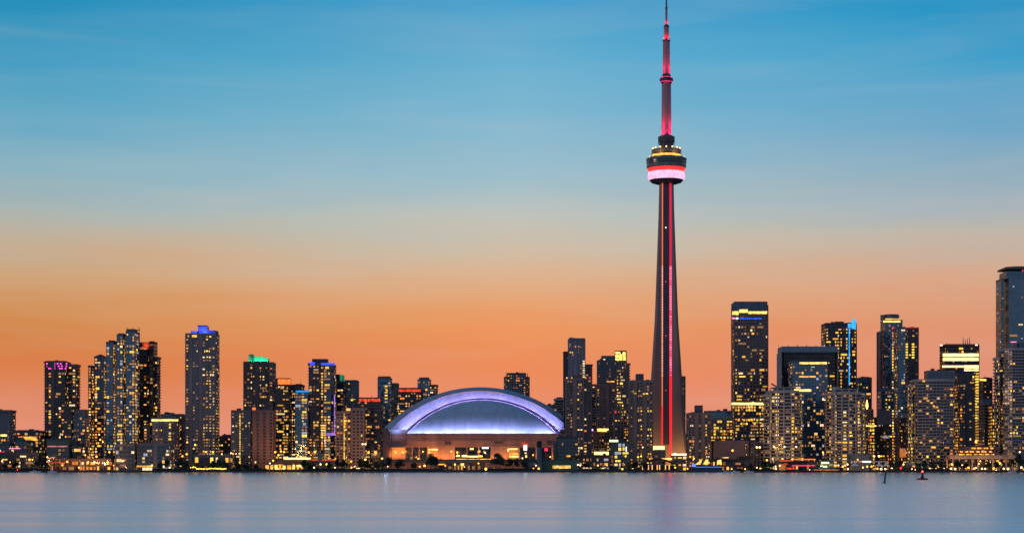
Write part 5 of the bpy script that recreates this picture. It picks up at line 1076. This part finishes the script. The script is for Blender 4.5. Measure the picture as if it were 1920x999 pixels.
TREES = {
 'near the left terraces': [(8, 11, 12, 0), (30, 16, 10, 0), (74, 24, 11, 0), (84, 20, 9, 0)],
 'before the round topped block': [(300, 14, 10, 0), (314, 19, 13, 0), (336, 21, 15, 0), (348, 17, 12, 1)],
 'before the bright yellow deck': [(372, 12, 12, 1), (398, 16, 13, 0), (408, 18, 14, 0), (421, 17, 14, 0)],
 'between the yellow deck and the orange arcade': [(446, 13, 11, 0), (462, 12, 9, 0), (480, 10, 9, 0)],
 'around the turret pavilion': [(572, 18, 10, 0), (580, 12, 9, 0), (618, 14, 12, 0), (634, 20, 14, 0), (643, 18, 12, 0)],
 'on the lawn left of the stadium': [(678, 18, 11, 1), (687, 16, 10, 1), (706, 14, 12, 1), (714, 16, 10, 1), (729, 22, 16, 0), (755, 20, 18, 0)],
 'before the stadium wall': [(746, 15, 10, 0), (808, 28, 18, 0), (816, 22, 12, 0), (776, 14, 10, 0), (930, 28, 16, 0), (937, 26, 12, 0), (954, 20, 11, 0), (971, 20, 13, 0), (984, 17, 10, 0)],
 'between the teal shed and the needle tower': [(1098, 12, 9, 0), (1190, 15, 10, 0), (1180, 13, 8, 1), (1210, 13, 10, 0)],
 'between the black hall and the red pavilion': [(1432, 17, 10, 0), (1445, 13, 9, 0), (1408, 13, 8, 0)],
 'around the small dark shed': [(1680, 16, 11, 0), (1720, 14, 11, 0), (1732, 17, 12, 0), (1750, 15, 11, 1)],
 'in front of the pinkish pavilion': [(1764, 15, 11, 1), (1796, 17, 9, 0), (1812, 14, 9, 0), (1852, 15, 9, 1), (1870, 15, 8, 1), (1896, 20, 11, 1), (1913, 26, 11, 0)],
}
for zone, lst in TREES.items():
    lst = sorted(lst)
    for i, (px, hp, wp, kind) in enumerate(lst):
        Y = 1756.0 + rng.uniform(-4, 4); h = hp * Y / F * 1.0 ; w = wp * Y / F
        key = (kind, 0 if h < 6.8 else 1 if h < 9.2 else 2, rng.randrange(2))
        if key not in PROTO: PROTO[key] = tree_mesh(31 * key[1] + 7 * key[2] + key[0], (6.2, 8.4, 11.5)[key[1]], (5.6, 6.6, 8.0)[key[1]], LEAF2 if kind else LEAF)
        ent = PROTO[key]; loc = (PX(px, Y), Y, GZ)
        if not ent[1]: o = ent[0]; o.location = loc; o['org'] = loc; ent[1] = True
        else: o = copy_tree(ent[0], loc)
        sc_ = h / ent[2] * 1.15; o.scale = (sc_ * rng.uniform(.9, 1.1), sc_, sc_); o.rotation_euler = (0, 0, rng.uniform(0, 6.28))
        nm = 'rightmost' if i == len(lst) - 1 else ORD[i]
        o['label'] = '%s %s tree, %s of %s %s' % ('tall' if hp > 19 else 'small' if hp < 14 else 'medium', 'olive green' if kind else 'dark', nm, NUMW[len(lst)], zone)
        o['category'] = 'tree'; o['group'] = 'trees along the waterfront'
# hedge mass along the promenade
mb = MB(); rg = random.Random(5)
for (x0, x1, hh) in ((-10, 90, 2.4), (286, 360, 2.2), (430, 500, 2.2), (566, 660, 2.2), (660, 830, 1.8), (905, 1000, 2.4), (1085, 1200, 2.0), (1380, 1450, 2.0), (1665, 1780, 2.2)):
    for _ in range(int((x1 - x0) * 16)):
        Y = 1752 + rg.uniform(-2, 2); p = Vector((PX(rg.uniform(x0, x1), Y), Y, GZ + rg.uniform(0, hh) * (.5 + .5 * noise.noise((rg.uniform(x0, x1) * .1, 0, 0)) + .3)))
        u = Vector((rg.gauss(0, 1), rg.gauss(0, 1), rg.gauss(0, 1))).normalized(); v = u.orthogonal().normalized(); s = rg.uniform(.25, .5)
        mb.poly([tuple(p - u * s - v * s), tuple(p + u * s - v * s), tuple(p + u * s + v * s), tuple(p - u * s + v * s)])
o = mb.build('undergrowth', LEAF); o['kind'] = 'stuff'; o['label'] = 'low dark planting along the promenade behind the quay'
# fence of lights left of centre
r_ = root('light_string', (PX(392, 1748), 1748, GZ), 'long string of yellow lights hung along the quay rail below the bright deck', 'light string')
mb = MB()
for k in range(14): mb.tube((PX(358 + k * 5.2, 1748), 1748, GZ), (PX(358 + k * 5.2, 1748), 1748, GZ + 1.6), .07)
mb.tube((PX(358, 1748), 1748, GZ + 1.5), (PX(426, 1748), 1748, GZ + 1.5), .06); mb.build('railing', W_POLE, r_)
for k in range(26):
    g = MB(); g.ball((PX(358.5 + k * 2.6 + rng.uniform(-.7, .7), 1748), 1747.8, GZ + 1.7 + rng.uniform(-.25, .5) + (1.4 if k < 4 else 0)), rng.uniform(.4, .62)); g.build('bulb', LAMPM['yellow'], r_)
# floodlight mast
r_ = root('floodlight_mast', (PX(683, 1795), 1795, GZ), 'tall pale mast carrying two lamps on a crossbar left of the stadium', 'light mast')
mb = MB(); mb.tube((PX(683, 1795), 1795, GZ), (PX(683, 1795), 1795, PZ(832, 1795)), .5, .35); mb.build('mast', wall_mat('pale_metal', (.5, .47, .44), rough=.5), r_)
mb = MB(); mb.tube((PX(679, 1795), 1795, PZ(832, 1795)), (PX(687, 1795), 1795, PZ(832, 1795)), .25); mb.build('crossbar', MATS['pale_metal'], r_)
for xx in (680, 685.5): g = MB(); g.ball((PX(xx, 1795), 1794.4, PZ(832, 1795)), .75); g.build('lamp_head', LAMPM['warm'], r_)
# white tents
CANVAS = wall_mat('white_canvas', (.7, .68, .66), rough=.7, vary=.06)
for i, (px, lab) in enumerate(((1603, 'white peaked tent with bluish front, leftmost of the three by the dark hall'), (1648, 'white peaked tent with two lamps glowing beneath it, middle of the three'), (1661, 'white peaked tent nearest the leaning spar buoy, rightmost of the three'))):
    Y = 1766.0; w = 4.3 if i else 4.6; x = PX(px, Y); r_ = root('tent', (x, Y, GZ), lab, 'tent', 'white tents on the quay')
    z0 = PZ(872, Y); z1 = PZ(865, Y)
    m_ = MB(); base = [(x - w / 2 * 1.3, Y - 3), (x + w / 2 * 1.3, Y - 3), (x + w / 2 * 1.3, Y + 3), (x - w / 2 * 1.3, Y + 3)]
    m_.prism(base, z0 - .4, z0 + .1); m_.prism(base, z0 + .1, z0 + 1.4, top=[(x + (a_ - x) * .35, Y + (b_ - Y) * .35) for a_, b_ in base]); m_.prism([(x + (a_ - x) * .35, Y + (b_ - Y) * .35) for a_, b_ in base], z0 + 1.4, z1 + .6, top=[(x + (a_ - x) * .05, Y + (b_ - Y) * .05) for a_, b_ in base]); m_.build('canopy', CANVAS, r_)
    for sx in (-1, 1):
        for sy in (-1, 1): m_ = MB(); m_.tube((x + sx * w * .62, Y + sy * 2.8, GZ), (x + sx * w * .62, Y + sy * 2.8, z0), .1); m_.build('leg', W_POLE, r_)
r_ = root('canopy_frame', (PX(1631, 1768), 1768, GZ), 'flat white lit awning between the peaked tents', 'awning')
mb = MB(); mb.box(PX(1596, 1768), PX(1664, 1768), 1768, 1774, PZ(865.4, 1768), PZ(864, 1768)); mb.build('awning', CANVAS, r_)
mb = MB(); mb.box(PX(1617, 1768), PX(1633, 1768), 1767.4, 1767.9, PZ(866.5, 1768), PZ(863.5, 1768)); mb.build('light_panel', GL('soft_white_glow', (1, .92, .8), 1.6), r_)
for xx in (1597, 1618, 1640, 1663): mb = MB(); mb.tube((PX(xx, 1768), 1768.3, GZ), (PX(xx, 1768), 1768.3, PZ(865.2, 1768)), .12); mb.build('post', W_POLE, r_)
# party boat with sails
HULL_D = wall_mat('dark_hull_paint', (.03, .04, .06), rough=.35); HULL_W = wall_mat('white_hull_paint', (.6, .6, .62), rough=.35, vary=.05)
def hull(m_, x0, x1, Y, wdt, z0, z1):
    n_ = 10; secs = []
    for k in range(n_ + 1):
        f_ = k / n_; x = x0 + (x1 - x0) * f_; hw = wdt / 2 * (1 - max(0, (abs(f_ - .42) - .42) / .58) ** 1.6 * .95) * (1 if f_ > .05 else .85); sheer = z1 + (f_ - .4) ** 2 * .9
        secs.append([(x, Y - hw, sheer), (x, Y - hw * .75, z0), (x, Y + hw * .75, z0), (x, Y + hw, sheer)])
    b0 = len(m_.v)
    for s_ in secs: m_.v += s_
    for k in range(n_):
        for j in range(4):
            jj = (j + 1) % 4; m_.f.append((b0 + k * 4 + j, b0 + k * 4 + jj, b0 + k * 4 + 4 + jj, b0 + k * 4 + 4 + j)); m_.mi.append(0)
    m_.f += [(b0, b0 + 1, b0 + 2, b0 + 3), tuple(b0 + n_ * 4 + j for j in (3, 2, 1, 0))]; m_.mi += [0, 0]
BY = QUAY - 7; r_ = root('party_boat', (PX(1325, BY), BY, 0), 'moored party boat with blue neon hull line and glowing yellow sails', 'boat')
m_ = MB(); hull(m_, PX(1354, BY), PX(1296, BY), BY, 6, -.6, PZ(875.8, BY)); m_.build('hull', HULL_D, r_)
m_ = MB(); m_.box(PX(1304, BY), PX(1351, BY), BY - 3.25, BY - 3.0, PZ(875.3, BY), PZ(874.5, BY)); m_.build('neon_strip', GL('neon_blue_glow', (.1, .28, 1.0), 1.3), r_)
m_ = MB(); m_.box(PX(1297, BY), PX(1304, BY), BY - 2.2, BY - 1.9, PZ(874.5, BY), PZ(869, BY)); m_.build('neon_strip', MATS['neon_blue_glow'], r_)
for pts in (((1304, 870), (1313.5, 870), (1317.5, 858.5), (1312, 864)), ((1318, 870), (1328, 870), (1328, 860), (1322.5, 862.5)), ((1345, 870), (1354, 870), (1352, 861), (1345, 862.5))):
    m_ = MB(); q = [(PX(x, BY), PZ(y, BY)) for x, y in pts]; m_.v = [(x, BY + (.0 if k in (0, 1) else .9), z) for k, (x, z) in enumerate(q)] + [(x, BY + .25 + (.0 if k in (0, 1) else .9), z) for k, (x, z) in enumerate(q)]
    m_.f = [(0, 1, 2, 3), (7, 6, 5, 4)] + [(i, 4 + i, 4 + (i + 1) % 4, (i + 1) % 4) for i in range(4)]; m_.mi = [0] * 6; m_.build('sail', GL('sail_glow', (1.0, .66, .12), 1.5, vary=.25, cell=1.6), r_)
for xx in (1315.5, 1329, 1353): m_ = MB(); m_.tube((PX(xx, BY), BY + .4, PZ(874, BY)), (PX(xx, BY), BY + .4, PZ(857, BY)), .12); m_.build('mast', W_POLE, r_)
m_ = MB(); m_.box(PX(1306, BY), PX(1350, BY), BY - 2, BY + 2, PZ(875.8, BY), PZ(872, BY)); m_.build('deckhouse', HULL_D, r_)
# moored boats
def motor_boat(px, ln, lab, white=True, cab=True, mast_=False, light=None, typ='motor_boat'):
    Y = QUAY - 5; x = PX(px, Y); r = root(typ, (x, Y, 0), lab, 'boat', 'boats moored along the quay'); m = HULL_W if white else HULL_D
    h = MB(); hull(h, x - ln / 2, x + ln / 2, Y, ln * .3, -.3, .9); h.build('hull', m, r)
    if cab:
        c = MB(); c.prism([(x - ln * .22, Y - ln * .1), (x + ln * .12, Y - ln * .1), (x + ln * .12, Y + ln * .1), (x - ln * .22, Y + ln * .1)], .8, 2.1, top=[(x - ln * .2, Y - ln * .09), (x + ln * .04, Y - ln * .09), (x + ln * .04, Y + ln * .09), (x - ln * .2, Y + ln * .09)]); c.build('cabin', m, r)
        g = MB(); g.box(x - ln * .17, x + ln * .02, Y - ln * .1 - .04, Y - ln * .1 + .1, 1.3, 1.85); g.build('cabin_window', G_BLACK, r)
    if mast_:
        t = MB(); t.tube((x, Y, .8), (x, Y, 8.5), .09, .05); t.build('mast', W_POLE, r); t = MB(); t.tube((x, Y, 1.9), (x - ln * .4, Y, 2.0), .12); t.build('boom', W_POLE, r)
    if light:
        g = MB(); g.ball((x + ln * .1, Y - .4, 2.5), .4); g.build('cabin_light', LAMPM[light], r)
motor_boat(31, 9, 'dark motor boat with a red lamp moored at the left end of the quay', False, light='red')
motor_boat(66, 10, 'white motor boat moored below the dark terraces at left'); motor_boat(98, 8, 'small white motor boat just left of the orange colonnade')
motor_boat(352, 20, 'long dark open hull moored below the tower with blue rooftop', False, cab=False, typ='barge'); motor_boat(458, 16, 'dark motor boat moored beneath the block with yellow stair lights', False)
motor_boat(1090, 10, 'reddish dim motor boat moored right of the teal shed', False); motor_boat(1360, 8, 'small white motor boat moored below the black hall'); motor_boat(1378, 9, 'white sailing boat with bare mast moored below the black hall', cab=True, mast_=True, typ='sailing_boat')
motor_boat(1404, 9, 'white sailing boat with bare mast moored left of the red pavilion', mast_=True, typ='sailing_boat'); motor_boat(1510, 40, 'long dark tour boat moored in front of the red lit pavilion', False, typ='tour_boat', light='warm'); motor_boat(1714, 10, 'dark motor boat with warm lamp moored behind the squat red topped buoy', False, light='warm'); motor_boat(1898, 7, 'small white motor boat near the right end of the quay')
r_ = root('tour_boat', (PX(1548, QUAY - 14), QUAY - 14, 0), 'low long ferry with an orange light line moored below the green sign', 'boat')
Yt = QUAY - 14; m_ = MB(); hull(m_, PX(1515, Yt), PX(1585, Yt), Yt, 7, -.5, 1.3); m_.build('hull', HULL_D, r_); m_ = MB(); m_.box(PX(1524, Yt), PX(1574, Yt), Yt - 2.4, Yt + 2.4, 1.2, 3.6); m_.build('cabin', HULL_D, r_)
m_ = MB(); m_.box(PX(1526, Yt), PX(1572, Yt), Yt - 2.6, Yt - 2.42, 2.0, 2.7); m_.build('light_strip', GL('dim_orange_line_glow', (1, .35, .05), .7, vary=.5), r_)
# navigation marks
BLK = wall_mat('black_buoy_paint', (.012, .011, .012), rough=.5); REDP = wall_mat('red_buoy_paint', (.22, .02, .02), rough=.5)
Yb = 3.0 * F / (905.0 - HZ); r_ = root('spar_buoy', (PX(1658.5, Yb), Yb, 0), 'slim black spar buoy leaning right in the water', 'buoy')
m_ = MB(); x0 = PX(1658, Yb); x1 = PX(1660.8, Yb); m_.tube((x0, Yb, -.4), (x1, Yb, PZ(884.0, Yb)), .19, .16, 12); m_.build('spar', BLK, r_)
m_ = MB(); m_.lathe([(.34, -.3), (.36, .05), (.30, .17), (.2, .28)], x0, Yb, 14); m_.build('float_collar', BLK, r_)
m_ = MB(); m_.tube((x1, Yb, PZ(884.2, Yb)), (x1 + .01, Yb, PZ(882.8, Yb)), .17, .12, 10); m_.build('top_cap', BLK, r_)
Yb = 3.0 * F / (899.0 - HZ); xb = PX(1729.5, Yb); k_ = Yb / F; r_ = root('light_buoy', (xb, Yb, 0), 'squat dark buoy on a round float with glowing red lamp', 'buoy')
m_ = MB(); m_.lathe([(9.6 * k_, -.25), (10.2 * k_, .05), (10.2 * k_, .42), (9.4 * k_, .5)], xb, Yb, 24); m_.build('float', REDP, r_)
m_ = MB(); m_.lathe([(4.2 * k_, .45), (3.6 * k_, 4 * k_), (1.9 * k_, 9 * k_), (1.7 * k_, 13 * k_)], xb, Yb, 12); m_.build('tower', BLK, r_)
m_ = MB(); m_.lathe([(2.0 * k_, 13 * k_), (2.0 * k_, 14 * k_)], xb, Yb, 12); m_.build('lamp_bracket', BLK, r_)
m_ = MB(); m_.ball((xb, Yb, 15.6 * k_), 1.8 * k_); m_.build('lamp', GL('buoy_lamp_glow', (1, .06, .04), 6), r_)
